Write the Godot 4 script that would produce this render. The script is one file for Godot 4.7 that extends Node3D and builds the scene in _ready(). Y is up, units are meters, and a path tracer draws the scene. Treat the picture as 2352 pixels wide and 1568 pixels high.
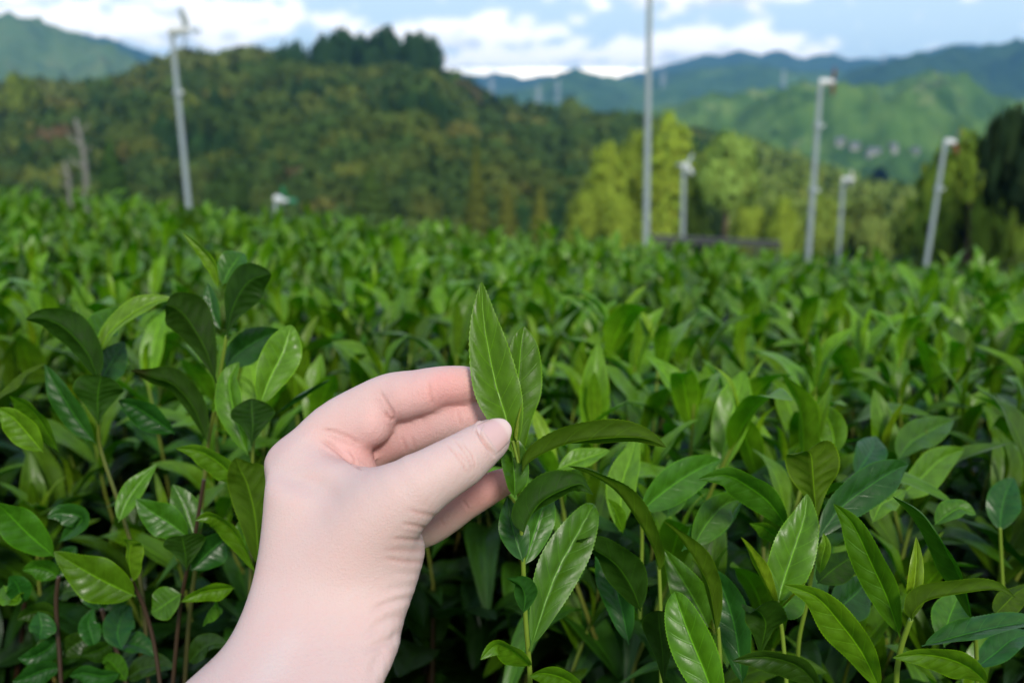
extends Node3D
# A hand holding a tea shoot over a tea field; hills, frost-fan poles and trees behind.

const EYE := Vector3(0.0, 1.4, 0.0)
const PITCH := -13.0
const FOCAL := 2290.0          # focal length in units of a 2352 x 1568 picture
var cam_basis := Basis(Vector3.RIGHT, deg_to_rad(PITCH))
var rng := RandomNumberGenerator.new()
var used := {}
var mats := {}

func numbered(called: String, parent: Node) -> String:
	var key := str(parent.get_instance_id()) + called
	var n: int = used.get(key, 0)
	used[key] = n + 1
	return called if n == 0 else "%s_%03d" % [called, n]

# point seen at (u, v) at a depth of d metres along the viewing axis
func seen_at(u: float, v: float, d: float) -> Vector3:
	return EYE + cam_basis * Vector3((u - 1176.0) / FOCAL * d, (784.0 - v) / FOCAL * d, -d)

func tag(o: Node, label: String, category := "", group := "", kind := "") -> void:
	if label: o.set_meta("label", label)
	if category: o.set_meta("category", category)
	if group: o.set_meta("group", group)
	if kind: o.set_meta("kind", kind)

func thing(called: String, at: Vector3, label: String, category: String, group := "") -> Node3D:
	var o := Node3D.new()
	o.name = numbered(called, self)
	add_child(o, true)
	o.position = at
	tag(o, label, category, group)
	return o

func put(called: String, mesh: Mesh, mat: Material, parent: Node) -> MeshInstance3D:
	var o := MeshInstance3D.new()
	o.name = numbered(called, parent)
	o.mesh = mesh
	o.material_override = mat
	parent.add_child(o, true)
	return o

func lin(r: float, g: float, b: float) -> Color:
	return Color(r, g, b).linear_to_srgb()

func plain_mat(r: float, g: float, b: float, rough := 0.7, metal := 0.0) -> StandardMaterial3D:
	var m := StandardMaterial3D.new()
	m.albedo_color = lin(r, g, b)
	m.roughness = rough
	m.metallic = metal
	return m

# array mesh with smooth normals from indexed triangles (clockwise fronts)
func smooth_mesh(verts: PackedVector3Array, idx: PackedInt32Array, uvs := PackedVector2Array(), cols := PackedColorArray()) -> ArrayMesh:
	var nrm := PackedVector3Array()
	nrm.resize(verts.size())
	for i in range(0, idx.size(), 3):
		var a := verts[idx[i]]
		var n := (verts[idx[i + 2]] - a).cross(verts[idx[i + 1]] - a)
		nrm[idx[i]] += n
		nrm[idx[i + 1]] += n
		nrm[idx[i + 2]] += n
	for i in nrm.size():
		nrm[i] = nrm[i].normalized()
	var arr := []
	arr.resize(Mesh.ARRAY_MAX)
	arr[Mesh.ARRAY_VERTEX] = verts
	arr[Mesh.ARRAY_NORMAL] = nrm
	if uvs.size(): arr[Mesh.ARRAY_TEX_UV] = uvs
	if cols.size(): arr[Mesh.ARRAY_COLOR] = cols
	arr[Mesh.ARRAY_INDEX] = idx
	var m := ArrayMesh.new()
	m.add_surface_from_arrays(Mesh.PRIMITIVE_TRIANGLES, arr)
	return m

func _ready() -> void:
	rng.seed = 7
	set_view()
	leaf_textures()
	build_land()
	build_forest()
	build_trees()
	build_poles()
	build_hand()
	build_shoots()
	build_field()

func set_view() -> void:
	var cam := Camera3D.new()
	cam.name = "camera"
	cam.near = 0.02
	cam.far = 12000.0
	var att := CameraAttributesPhysical.new()
	att.frustum_focal_length = 51.1
	att.frustum_focus_distance = 0.385
	att.exposure_aperture = 14.0
	att.auto_exposure_enabled = false
	cam.attributes = att
	cam.fov = 37.8
	cam.transform = Transform3D(cam_basis, EYE)
	add_child(cam)
	cam.current = true
	var env := Environment.new()
	env.background_mode = Environment.BG_SKY
	env.sky = Sky.new()
	var sm := PanoramaSkyMaterial.new()
	sm.panorama = sky_picture()
	env.sky.sky_material = sm
	env.background_energy_multiplier = 1.3
	env.tonemap_mode = Environment.TONE_MAPPER_LINEAR
	env.tonemap_exposure = 1.0
	env.sdfgi_enabled = true
	env.ssao_enabled = true
	env.ssil_enabled = true
	env.fog_enabled = true
	env.fog_density = 0.00021
	env.fog_light_color = Color(0.50, 0.76, 1.0)
	var we := WorldEnvironment.new()
	we.name = "environment"
	we.environment = env
	add_child(we)
	var sun := DirectionalLight3D.new()
	sun.name = "sun"
	sun.light_energy = 1.2
	sun.light_color = Color(1.0, 0.97, 0.92)
	sun.light_angular_distance = 11.0
	sun.shadow_enabled = true
	sun.rotation_degrees = Vector3(-36, 12, 0)
	add_child(sun)

# broken cumulus over pale blue, the same all round
func sky_picture() -> ImageTexture:
	var w := 1536
	var h := 768
	var im := Image.create(w, h, false, Image.FORMAT_RGBF)
	var n := FastNoiseLite.new()
	n.seed = 11
	n.frequency = 1.0
	n.fractal_octaves = 5
	n.fractal_gain = 0.52
	var big := FastNoiseLite.new()
	big.seed = 5
	big.frequency = 1.0
	big.fractal_octaves = 2
	# banks of cloud near the horizon: turn, height (degrees), half width, half height, strength
	var banks := []
	var r := RandomNumberGenerator.new()
	r.seed = 40
	banks.append([-25, 5.4, 8, 0.9, 1])
	banks.append([-21, 3.6, 5, 0.6, 0.55])
	banks.append([-16, 5, 7, 1.3, 1.15])
	banks.append([-12.5, 3.7, 5, 0.9, 1.2])
	banks.append([-8.5, 4.9, 5, 1, 0.9])
	banks.append([-5.5, 3.4, 5.0, 1.2, 1.05])
	banks.append([-2.5, 2.7, 4.0, 0.6, 0.6])
	banks.append([1.5, 5.5, 5.5, 0.9, 0.8])
	banks.append([5.2, 5.1, 7, 1.4, 1.3])
	banks.append([8.5, 4.4, 5.5, 1.1, 1.1])
	banks.append([7, 3.1, 4.2, 0.8, 0.85])
	banks.append([12.5, 4.3, 3.6, 0.7, 0.95])
	banks.append([14.5, 3, 6, 0.7, 0.8])
	banks.append([20, 4.5, 5, 1.2, 1.25])
	banks.append([25, 4.8, 4, 1.2, 1])
	banks.append([21, 2.6, 6, 0.7, 0.7])
	for i in 130:
		var a := r.randf_range(33.0, 327.0)
		banks.append([a, r.randf_range(1.5, 11.0), r.randf_range(3.5, 7.5), r.randf_range(0.7, 1.4), r.randf_range(0.7, 1.25)])
	for i in 16:
		banks.append([r.randf_range(-30, 30), r.randf_range(7.5, 12.0), r.randf_range(3.5, 7.0), r.randf_range(0.8, 1.5), r.randf_range(0.7, 1.1)])
	var col_banks := []
	for x in w:
		var turn := (float(x) + 0.5) / w * 360.0 - 180.0
		var l := []
		for b in banks:
			var dx: float = absf(wrapf(turn - b[0], -180.0, 180.0)) / b[2]
			if dx < 2.2: l.append([dx * dx, b[1], b[3], b[4]])
		col_banks.append(l)
	for y in h:
		var el := 90.0 - (y + 0.5) / h * 180.0
		if el < -2.0:
			for x in w: im.set_pixel(x, y, Color(0.20, 0.22, 0.16))
			continue
		var s := sin(deg_to_rad(el))
		var blue := Color(0.63, 0.80, 0.89).lerp(Color(0.24, 0.45, 0.80), clampf(s * 1.3, 0.0, 1.0))
		blue = blue.lerp(Color(0.80, 0.91, 0.97), clampf(1.0 - el / 3.0, 0.0, 1.0) * 0.3)
		for x in w:
			var turn := (float(x) + 0.5) / w * TAU - PI
			var dir := Vector3(sin(turn) * cos(deg_to_rad(el)), s, -cos(turn) * cos(deg_to_rad(el)))
			var dens := 0.0
			var lit := 1.0
			if el < 22.0:
				var q := Vector3(dir.x * 24.0, el * 1.0, dir.z * 24.0)
				var nn := n.get_noise_3dv(q)
				for b in col_banks[x]:
					var dy: float = (el - b[1]) / b[2]
					var e: float = b[3] * exp(-b[0] - dy * dy * (1.0 if dy > 0.0 else 1.7))
					if e > dens:
						dens = e
						lit = clampf(0.66 + 0.42 * (dy + 0.7 + nn * 1.6), 0.5, 1.0)
				dens = smoothstep(0.22, 0.50, dens + nn * 0.7)
			if el > 9.0:
				var p := Vector2(dir.x, dir.z) / (dir.y + 0.10)
				var v := n.get_noise_2d(p.x * 0.9, p.y * 0.9) + 0.55 * big.get_noise_2d(p.x * 0.35, p.y * 0.35)
				var hi := smoothstep(-0.06, 0.26, v + 0.10) * smoothstep(9.0, 20.0, el)
				if hi > dens:
					dens = hi
					lit = clampf(1.05 - 0.5 * hi + 0.4 * n.get_noise_2d(p.x * 2.0 + 9.0, p.y * 2.0), 0.55, 1.0)
			var cloud := Color(0.66, 0.74, 0.81).lerp(Color(1.26, 1.22, 1.18), smoothstep(0.5, 1.0, lit))
			im.set_pixel(x, y, blue.lerp(cloud, dens * 0.95))
	return ImageTexture.create_from_image(im)

# ---------------------------------------------------------------- the hand
# The field works in millimetres in axes turned like the wrist (x right, y up, z towards the elbow's owner).
var h_a := PackedVector3Array()
var h_b := PackedVector3Array()
var h_ra := PackedFloat32Array()
var h_rb := PackedFloat32Array()
var h_g := PackedInt32Array()
var g_k := PackedFloat32Array()     # smoothness with which group joins what was before it
var e_l := PackedVector3Array()     # body stations: left and right ends
var e_r := PackedVector3Array()
var e_b := PackedFloat32Array()

func mm(u: float, v: float, d: float) -> Vector3:
	return Vector3((u - 1176.0) / FOCAL * d, (784.0 - v) / FOCAL * d, -d)

func chain(k: float, pts: Array) -> void:
	var g := g_k.size()
	g_k.append(k)
	var line: Array[Vector4] = []
	for p in pts:
		var c := mm(p[0], p[1], p[2])
		line.append(Vector4(c.x, c.y, c.z, p[3]))
	var fine: Array[Vector4] = []
	for i in line.size() - 1:
		var p0 := line[maxi(i - 1, 0)]
		var p3 := line[mini(i + 2, line.size() - 1)]
		var gap := line[i + 1] - line[i]
		var n := maxi(1, int(Vector3(gap.x, gap.y, gap.z).length() / 4.5)) if line.size() > 2 else 1
		for j in n:
			fine.append(spline4(p0, line[i], line[i + 1], p3, float(j) / n))
	fine.append(line[-1])
	for i in fine.size() - 1:
		h_a.append(Vector3(fine[i].x, fine[i].y, fine[i].z))
		h_b.append(Vector3(fine[i + 1].x, fine[i + 1].y, fine[i + 1].z))
		h_ra.append(fine[i].w)
		h_rb.append(fine[i + 1].w)
		h_g.append(g)

func spline4(p0: Vector4, p1: Vector4, p2: Vector4, p3: Vector4, t: float) -> Vector4:
	return (p1 * 2.0 + (p2 - p0) * t + (p0 * 2.0 - p1 * 5.0 + p2 * 4.0 - p3) * t * t + (p1 * 3.0 - p0 - p2 * 3.0 + p3) * t * t * t) * 0.5

func station(lu: float, lv: float, ru: float, rv: float, d: float, b: float) -> void:
	e_l.append(mm(lu, lv, d))
	e_r.append(mm(ru, rv, d))
	e_b.append(b)

func smin(a: float, b: float, k: float) -> float:
	var h := maxf(k - absf(a - b), 0.0) / k
	return minf(a, b) - h * h * k * 0.25

func body_seg(p: Vector3, i: int) -> float:
	var l0 := e_l[i]
	var r0 := e_r[i]
	var l1 := e_l[i + 1]
	var r1 := e_r[i + 1]
	var n0 := Vector2(r0.y - l0.y, l0.x - r0.x).normalized()
	var n1 := Vector2(r1.y - l1.y, l1.x - r1.x).normalized()
	var mid1 := (l1 + r1) * 0.5
	var mid0 := (l0 + r0) * 0.5
	if n0.dot(Vector2(mid1.x - mid0.x, mid1.y - mid0.y)) < 0.0: n0 = -n0
	if n1.dot(Vector2(mid1.x - mid0.x, mid1.y - mid0.y)) < 0.0: n1 = -n1
	var d0 := n0.dot(Vector2(p.x - l0.x, p.y - l0.y))
	var d1 := -n1.dot(Vector2(p.x - l1.x, p.y - l1.y))
	var t := 0.0
	var over := 0.0
	if d0 < 0.0:
		if i > 0: return 1e3
		over = -d0
	elif d1 < 0.0:
		if i < e_b.size() - 2: return 1e3
		over = -d1
		t = 1.0
	else:
		t = d0 / maxf(d0 + d1, 1e-5)
	var lv := r0.lerp(r1, t) - l0.lerp(l1, t)
	var a := lv.length() * 0.5
	lv = lv.normalized()
	var q := p - mid0.lerp(mid1, t)
	var b := lerpf(e_b[i], e_b[i + 1], t)
	var x := Vector2(q.x, q.y).dot(Vector2(lv.x, lv.y)) / a
	var z := q.z / b
	var w := pow(x * x, 1.2) + pow(z * z, 1.2)
	var k := pow(w, 1.0 / 2.4)
	var dist := (k - 1.0) * (b if absf(z) > absf(x) else lerpf(a, b, z * z / maxf(x * x, 1e-6)))
	if over > 0.0:
		dist = sqrt(maxf(dist, 0.0) ** 2 + over * over) + minf(dist, 0.0)
	return dist

func seg_dist(p: Vector3, i: int) -> float:
	var a := h_a[i]
	var ba := h_b[i] - a
	var pa := p - a
	var t := clampf(pa.dot(ba) / ba.length_squared(), 0.0, 1.0)
	return (pa - ba * t).length() - lerpf(h_ra[i], h_rb[i], t)

func field(p: Vector3, near: PackedInt32Array) -> float:
	var total := 1e3
	var cur := -2
	var gd := 1e3
	for n in near:
		if n < 100:
			total = minf(total, body_seg(p, n))
			continue
		var i := n - 100
		var g := h_g[i]
		if g != cur:
			if cur >= 0:
				total = smin(total, gd, g_k[cur])
			cur = g
			gd = 1e3
		gd = minf(gd, seg_dist(p, i))
	if cur >= 0:
		total = smin(total, gd, g_k[cur])
	return total

func near_list(p: Vector3, reach: float) -> PackedInt32Array:
	var out := PackedInt32Array()
	for i in e_b.size() - 1:
		var a := (e_l[i] + e_r[i]) * 0.5
		var ba := (e_l[i + 1] + e_r[i + 1]) * 0.5 - a
		var t := clampf((p - a).dot(ba) / ba.length_squared(), 0.0, 1.0)
		if (p - a - ba * t).length() < reach + maxf((e_r[i] - e_l[i]).length(), (e_r[i + 1] - e_l[i + 1]).length()) * 0.6: out.append(i)
	for i in h_a.size():
		if seg_dist(p, i) < reach: out.append(100 + i)
	return out

func hand_bones() -> void:
	station(-250, 2250, 660, 2130, 240, 31)
	station(30, 1960, 765, 1890, 280, 28.5)
	station(232, 1735, 830, 1705, 312, 26)
	station(330, 1655, 852, 1640, 324, 24)
	station(427, 1566, 881, 1568, 335, 22.5)
	station(515, 1482, 912, 1500, 346, 21.5)
	station(562, 1395, 928, 1425, 356, 20)
	station(590, 1300, 962, 1325, 364, 18)
	station(604, 1200, 972, 1240, 369, 17.5)
	station(611, 1115, 890, 1160, 373.5, 16)
	station(620, 1072, 790, 1105, 380, 11)
	var l := e_l
	var r := e_r
	var b := e_b
	e_l = PackedVector3Array()
	e_r = PackedVector3Array()
	e_b = PackedFloat32Array()
	for i in b.size() - 1:
		var p := maxi(i - 1, 0)
		var q := mini(i + 2, b.size() - 1)
		for j in 3:
			e_l.append(l[i].cubic_interpolate(l[i + 1], l[p], l[q], j / 3.0))
			e_r.append(r[i].cubic_interpolate(r[i + 1], r[p], r[q], j / 3.0))
			e_b.append(lerpf(b[i], b[i + 1], j / 3.0))
	e_l.append(l[-1])
	e_r.append(r[-1])
	e_b.append(b[-1])
	# metacarpals fan away behind the index knuckle
	chain(9, [[700, 1330, 382, 15], [676, 1066, 388, 9.4]])
	chain(8, [[740, 1350, 392, 14], [702, 1112, 400, 10]])
	chain(8, [[760, 1360, 398, 13], [738, 1162, 415, 9.5]])
	chain(8, [[790, 1360, 400, 12], [800, 1222, 426, 8.5]])
	# fingers: index, its palm pads, middle, ring, little
	chain(6, [[676, 1066, 388, 9.4], [760, 987, 391, 10.2], [840, 938, 391, 9.7], [900, 911, 390, 9.5], [955, 900, 388, 8.6], [1010, 888, 385, 8.0], [1065, 884, 384, 7.5], [1105, 884, 384, 6.0]])
	chain(5, [[795, 1000, 390, 9.0], [852, 976, 387, 8.6]])
	chain(4, [[930, 918, 385, 7.6], [970, 909, 384, 7.0]])
	chain(1.5, [[702, 1112, 400, 10], [800, 1062, 403, 10], [868, 1020, 402, 9.8], [940, 991, 397, 9.6], [1000, 973, 393, 8.9], [1060, 959, 389, 8.3], [1112, 952, 388, 7.0]])
	chain(1.4, [[738, 1162, 415, 9.5], [890, 1090, 418, 9], [1000, 1060, 411, 8.4], [1070, 1040, 404, 8], [1125, 1022, 396, 6.6]])
	chain(1.4, [[800, 1222, 426, 8.5], [960, 1222, 418, 7.4], [1070, 1155, 408, 6.9], [1120, 1124, 402, 6.6], [1163, 1104, 397, 5.4]])
	# palm pad under the index, web between thumb and index
	chain(2.2, [[772, 1030, 390, 8.5], [800, 1048, 388, 9.0], [818, 1085, 387, 8.5]])
	chain(8, [[700, 1085, 380, 8.5], [780, 1118, 370, 9.5], [860, 1150, 363, 10]])
	# thumb
	chain(10, [[770, 1330, 364, 16], [840, 1225, 359, 15.5], [925, 1142, 355, 13], [995, 1095, 355, 10.8], [1058, 1058, 358, 9.9], [1092, 1033, 361, 8.9], [1121, 1012, 364, 7.9], [1127, 1008, 364.5, 7.4]])

func hand_mesh() -> ArrayMesh:
	hand_bones()
	var cell := 1.6
	var blk := 8
	var lo := Vector3(1e9, 1e9, 1e9)
	var hi := -lo
	for i in h_a.size():
		for q in [h_a[i], h_b[i]]:
			lo = lo.min(q - Vector3.ONE * 20)
			hi = hi.max(q + Vector3.ONE * 20)
	for i in e_b.size():
		for q in [e_l[i], e_r[i]]:
			lo = lo.min(q - Vector3.ONE * (e_b[i] + 5.0))
			hi = hi.max(q + Vector3.ONE * (e_b[i] + 5.0))
	var nb := ((hi - lo) / (cell * blk)).ceil()
	var nx := int(nb.x) * blk + 1
	var ny := int(nb.y) * blk + 1
	var nz := int(nb.z) * blk + 1
	var f := PackedFloat32Array()
	f.resize(nx * ny * nz)
	f.fill(50.0)
	var half := cell * blk * 0.5
	var active: Array[Vector3i] = []
	for bz in int(nb.z):
		for by in int(nb.y):
			for bx in int(nb.x):
				var c := lo + (Vector3(bx, by, bz) * blk + Vector3.ONE * blk * 0.5) * cell
				var near := near_list(c, half * 1.75 + 16.0)
				if near.is_empty(): continue
				var fc := field(c, near)
				if fc > half * 1.75 + 10.0 or fc < -half * 1.75 - 17.0:
					if fc < 0.0:
						for z in range(bz * blk, bz * blk + blk + 1):
							for y in range(by * blk, by * blk + blk + 1):
								for x in range(bx * blk, bx * blk + blk + 1):
									var n := (z * ny + y) * nx + x
									if f[n] == 50.0: f[n] = -20.0
					continue
				active.append(Vector3i(bx, by, bz))
				for z in range(bz * blk, bz * blk + blk + 1):
					for y in range(by * blk, by * blk + blk + 1):
						for x in range(bx * blk, bx * blk + blk + 1):
							var n := (z * ny + y) * nx + x
							if f[n] == 50.0 or f[n] == -20.0:
								f[n] = field(lo + Vector3(x, y, z) * cell, near)
	# surface nets
	var vid := {}
	var verts := PackedVector3Array()
	var idx := PackedInt32Array()
	var offs := [0, 1, nx, nx + 1, nx * ny, nx * ny + 1, nx * ny + nx, nx * ny + nx + 1]
	var cor := [Vector3(0, 0, 0), Vector3(1, 0, 0), Vector3(0, 1, 0), Vector3(1, 1, 0), Vector3(0, 0, 1), Vector3(1, 0, 1), Vector3(0, 1, 1), Vector3(1, 1, 1)]
	var eds := [[0, 1], [2, 3], [4, 5], [6, 7], [0, 2], [1, 3], [4, 6], [5, 7], [0, 4], [1, 5], [2, 6], [3, 7]]
	for b in active:
		for z in range(b.z * blk, b.z * blk + blk):
			for y in range(b.y * blk, b.y * blk + blk):
				for x in range(b.x * blk, b.x * blk + blk):
					var n := (z * ny + y) * nx + x
					var neg := 0
					for o in offs:
						if f[n + o] < 0.0: neg += 1
					if neg == 0 or neg == 8: continue
					var s := Vector3.ZERO
					var cnt := 0
					for e in eds:
						var fa := f[n + offs[e[0]]]
						var fb := f[n + offs[e[1]]]
						if (fa < 0.0) != (fb < 0.0):
							s += (cor[e[0]] as Vector3).lerp(cor[e[1]], fa / (fa - fb))
							cnt += 1
					vid[n] = verts.size()
					verts.append(lo + (Vector3(x, y, z) + s / cnt) * cell)
	for n in vid:
		var f0 := f[n]
		for ax in 3:
			var st: int = [1, nx, nx * ny][ax]
			var o1: int = [nx, nx * ny, 1][ax]
			var o2: int = [nx * ny, 1, nx][ax]
			var f1 := f[n + st]
			if (f0 < 0.0) == (f1 < 0.0): continue
			if not (vid.has(n - o1) and vid.has(n - o2) and vid.has(n - o1 - o2)): continue
			var a: int = vid[n]
			var bb: int = vid[n - o1]
			var cc: int = vid[n - o1 - o2]
			var d: int = vid[n - o2]
			if f0 < 0.0: idx.append_array(PackedInt32Array([a, cc, bb, a, d, cc]))
			else: idx.append_array(PackedInt32Array([a, bb, cc, a, cc, d]))
	# one subdivision, then every point is drawn onto the surface again
	var mid := {}
	var idx2 := PackedInt32Array()
	for i in range(0, idx.size(), 3):
		var m := [0, 0, 0]
		for e in 3:
			var p := idx[i + e]
			var q := idx[i + (e + 1) % 3]
			var key := mini(p, q) * 1000000 + maxi(p, q)
			if not mid.has(key):
				mid[key] = verts.size()
				verts.append((verts[p] + verts[q]) * 0.5)
			m[e] = mid[key]
		idx2.append_array(PackedInt32Array([idx[i], m[0], m[2], m[0], idx[i + 1], m[1], m[2], m[1], idx[i + 2], m[0], m[1], m[2]]))
	relax(verts, idx2, 4)
	return finish_hand(verts, idx2)

func relax(verts: PackedVector3Array, idx: PackedInt32Array, times: int) -> void:
	for pass_ in times:
		var sum := PackedVector3Array()
		sum.resize(verts.size())
		var cnt := PackedFloat32Array()
		cnt.resize(verts.size())
		for i in range(0, idx.size(), 3):
			var a := idx[i]
			var b := idx[i + 1]
			var c := idx[i + 2]
			sum[a] += verts[b] + verts[c]
			sum[b] += verts[a] + verts[c]
			sum[c] += verts[a] + verts[b]
			cnt[a] += 2.0
			cnt[b] += 2.0
			cnt[c] += 2.0
		for i in verts.size():
			if cnt[i] > 0.0: verts[i] = verts[i].lerp(sum[i] / cnt[i], 0.6)

var cr_line: Array[PackedVector2Array] = []
var cr_num: Array[Vector4] = []       # width, depth, nearest and farthest distance at which it lies
var cr_box: Array[Rect2] = []

func crease(w: float, deep: float, d0: float, d1: float, pts: Array) -> void:
	var l := PackedVector2Array()
	var box := Rect2(pts[0][0], pts[0][1], 0, 0)
	for p in pts:
		l.append(Vector2(p[0], p[1]))
		box = box.expand(l[-1])
	cr_line.append(l)
	cr_num.append(Vector4(w, deep, d0, d1))
	cr_box.append(box.grow(w * 3.2))

func creases() -> void:
	crease(3.5, 0.45, 365, 396, [[871.4, 897.2], [884, 918.3], [894.6, 935.2], [900.9, 950]])
	crease(3.5, 0.5, 365, 396, [[886.1, 946.2], [888.2, 956.7], [902, 965.2]])
	crease(3, 0.35, 365, 396, [[902, 937.7], [904.1, 958.8], [899.8, 966.2]])
	crease(4, 0.4, 365, 394, [[983.2, 876.1], [987.4, 905.7], [995.8, 931]])
	crease(3.5, 0.3, 380, 402, [[922, 1003.1], [930.4, 1024.2], [934.6, 1039]])
	crease(3, 0.22, 380, 402, [[945.2, 1001], [955.7, 1032.6]])
	crease(3.5, 0.35, 372, 398, [[1050.6, 942], [1054.9, 960.9], [1060.1, 977.8]])
	crease(3, 0.35, 385, 412, [[1061.2, 1147.6], [1069.6, 1159.2], [1074.9, 1169.7]])
	crease(3, 0.2, 385, 412, [[1010.6, 1190.8], [1021.1, 1207.7]])
	crease(2.6, 0.36, 340, 362, [[1025.3, 1022.1], [1044.3, 1041.1], [1063.3, 1066.4], [1071.7, 1087.5]])
	crease(2.4, 0.38, 340, 362, [[1044.3, 1011.6], [1065.4, 1036.9], [1080.2, 1062.2], [1081.2, 1087.5]])
	crease(2.4, 0.32, 340, 362, [[1059.1, 1014.7], [1080.2, 1039], [1090.7, 1064.3], [1088.6, 1081.2]])
	crease(2.2, 0.15, 340, 362, [[1050.6, 1036.9], [1071.7, 1062.2]])
	crease(5, 0.5, 335, 380, [[937.7, 1168.9], [959.6, 1178], [1010.6, 1187.1]])
	crease(4.5, 0.7, 335, 380, [[923.1, 1201.7], [952.3, 1207.1], [974.2, 1212.6], [996, 1212.6]])
	crease(4.5, 0.65, 335, 380, [[901.3, 1236.3], [937.7, 1239.9], [981.5, 1241]])
	crease(5, 0.28, 335, 380, [[879.4, 1261.8], [937.7, 1264.4], [981.5, 1263.6]])
	crease(5, 0.5, 335, 380, [[883, 1282.6], [930.4, 1289.9], [977.8, 1290.6]])
	crease(6, 0.3, 335, 380, [[901.3, 1314.7], [937.7, 1318.3], [970.5, 1314.7]])
	crease(7, 0.4, 335, 380, [[883, 1354.8], [919.5, 1349.3], [955.9, 1343.9]])
	crease(7, 0.9, 335, 380, [[857.5, 1400.4], [883, 1389.4], [908.5, 1380.3], [952.3, 1371.2]])
	crease(9, 0.7, 330, 380, [[846.6, 1453.2], [868.4, 1435], [894, 1420.4], [930.4, 1416.8]])
	crease(8, 1.1, 330, 380, [[842.9, 1493.3], [868.4, 1478.8], [897.6, 1469.6], [917.7, 1449.6]])
	crease(10, 0.7, 325, 380, [[850.2, 1551.7], [868.4, 1507.9], [883, 1486]])
	crease(4, 0.8, 360, 396, [[735, 1008], [765, 1028], [795, 1053], [842, 1084]])
	crease(3.5, 0.5, 370, 400, [[735, 985], [765, 990], [800, 1003], [825, 1018]])
	crease(2.5, 0.3, 375, 400, [[800, 1030], [812, 1050], [818, 1072]])
	crease(3.6, 1.25, 345, 366, [[1137, 1046], [1122, 1030], [1108, 1010], [1097, 990], [1104, 974], [1116, 964]])

func finish_hand(verts: PackedVector3Array, idx: PackedInt32Array) -> ArrayMesh:
	var at := mm(1150, 1000, 380)
	creases()
	var nrm := PackedVector3Array()
	nrm.resize(verts.size())
	for i in range(0, idx.size(), 3):
		var a := verts[idx[i]]
		var n := (verts[idx[i + 2]] - a).cross(verts[idx[i + 1]] - a)
		nrm[idx[i]] += n
		nrm[idx[i + 1]] += n
		nrm[idx[i + 2]] += n
	# redness of the skin: u, v, distance, reach in mm, how much
	var red := [[940, 912, 381, 11, 0.55], [1050, 880, 377, 10, 0.95], [1010, 905, 378, 8, 0.6], [850, 975, 379, 12, 0.35], [900, 1040, 392, 12, 0.75], [1080, 955, 382, 9, 0.7], [980, 990, 387, 10, 0.5],
		[815, 1045, 387, 10, 0.75], [770, 1010, 385, 9, 0.4], [1130, 1110, 395, 12, 1.3], [1070, 1150, 402, 9, 0.7], [1010, 1200, 408, 9, 0.5], [790, 1085, 376, 8, 0.3], [640, 1040, 386, 9, 0.25], [1100, 1000, 357, 5, 0.15], [900, 955, 380, 4, 0.3]]
	var red_at: Array[Vector3] = []
	for q in red: red_at.append(mm(q[0], q[1], q[2]))
	var vein := [mm(628, 1530, 325), mm(590, 1570, 318), mm(660, 1480, 331)]
	var mole := mm(484, 1527, 338)
	var dorsal := Color(0.500, 0.366, 0.346)
	var pink := Color(0.55, 0.295, 0.275)
	var noise := FastNoiseLite.new()
	noise.seed = 3
	noise.frequency = 0.09
	noise.fractal_octaves = 3
	var cols := PackedColorArray()
	cols.resize(verts.size())
	for i in verts.size():
		var p := verts[i]
		var n := nrm[i].normalized()
		var w := 0.0
		for k in red.size():
			var q: float = (p - red_at[k]).length_squared() / (red[k][3] * red[k][3])
			if q < 5.0: w += red[k][4] * exp(-q)
		w = clampf(w + noise.get_noise_3dv(p) * 0.14 + noise.get_noise_3dv(p * 4.0) * 0.08 + 0.07, 0.0, 1.15)
		var c := dorsal.lerp(pink, w)
		for q in vein:
			c = c.lerp(Color(0.52, 0.45, 0.44), 0.3 * exp(-(p - q).length_squared() / 30.0))
		if (p - mole).length() < 1.6: c = c.lerp(Color(0.4, 0.24, 0.2), 0.6)
		var to_eye := -p.normalized()
		if n.dot(to_eye) > 0.0:
			var uv := Vector2(1176.0 - FOCAL * p.x / p.z, 784.0 + FOCAL * p.y / p.z)
			for k in cr_line.size():
				var m := cr_num[k]
				if not cr_box[k].has_point(uv) or -p.z < m.z or -p.z > m.w: continue
				var l := cr_line[k]
				var best := 1e9
				var along := 0.0
				for j in l.size() - 1:
					var ab := l[j + 1] - l[j]
					var t := clampf((uv - l[j]).dot(ab) / ab.length_squared(), 0.0, 1.0)
					var dd := uv.distance_to(l[j] + ab * t)
					if dd < best:
						best = dd
						along = (j + t) / (l.size() - 1)
				var x := best / m.x
				var fade := minf(1.0, minf(along, 1.0 - along) * 4.0 + 0.25)
				# a groove with a soft swelling on both sides
				p -= n * m.y * (0.62 if m.x > 4.4 else 1.0) * fade * (exp(-x * x) - 0.32 * exp(-(x - 2.0) * (x - 2.0)))
				if m.x < 6.0: c = c.lerp(Color(0.42, 0.2, 0.17), 0.34 * fade * exp(-x * x))
		verts[i] = p
		cols[i] = c
	for i in verts.size():
		verts[i] = cam_basis * (verts[i] - at) * 0.001
	return smooth_mesh(verts, idx, PackedVector2Array(), cols)

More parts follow.
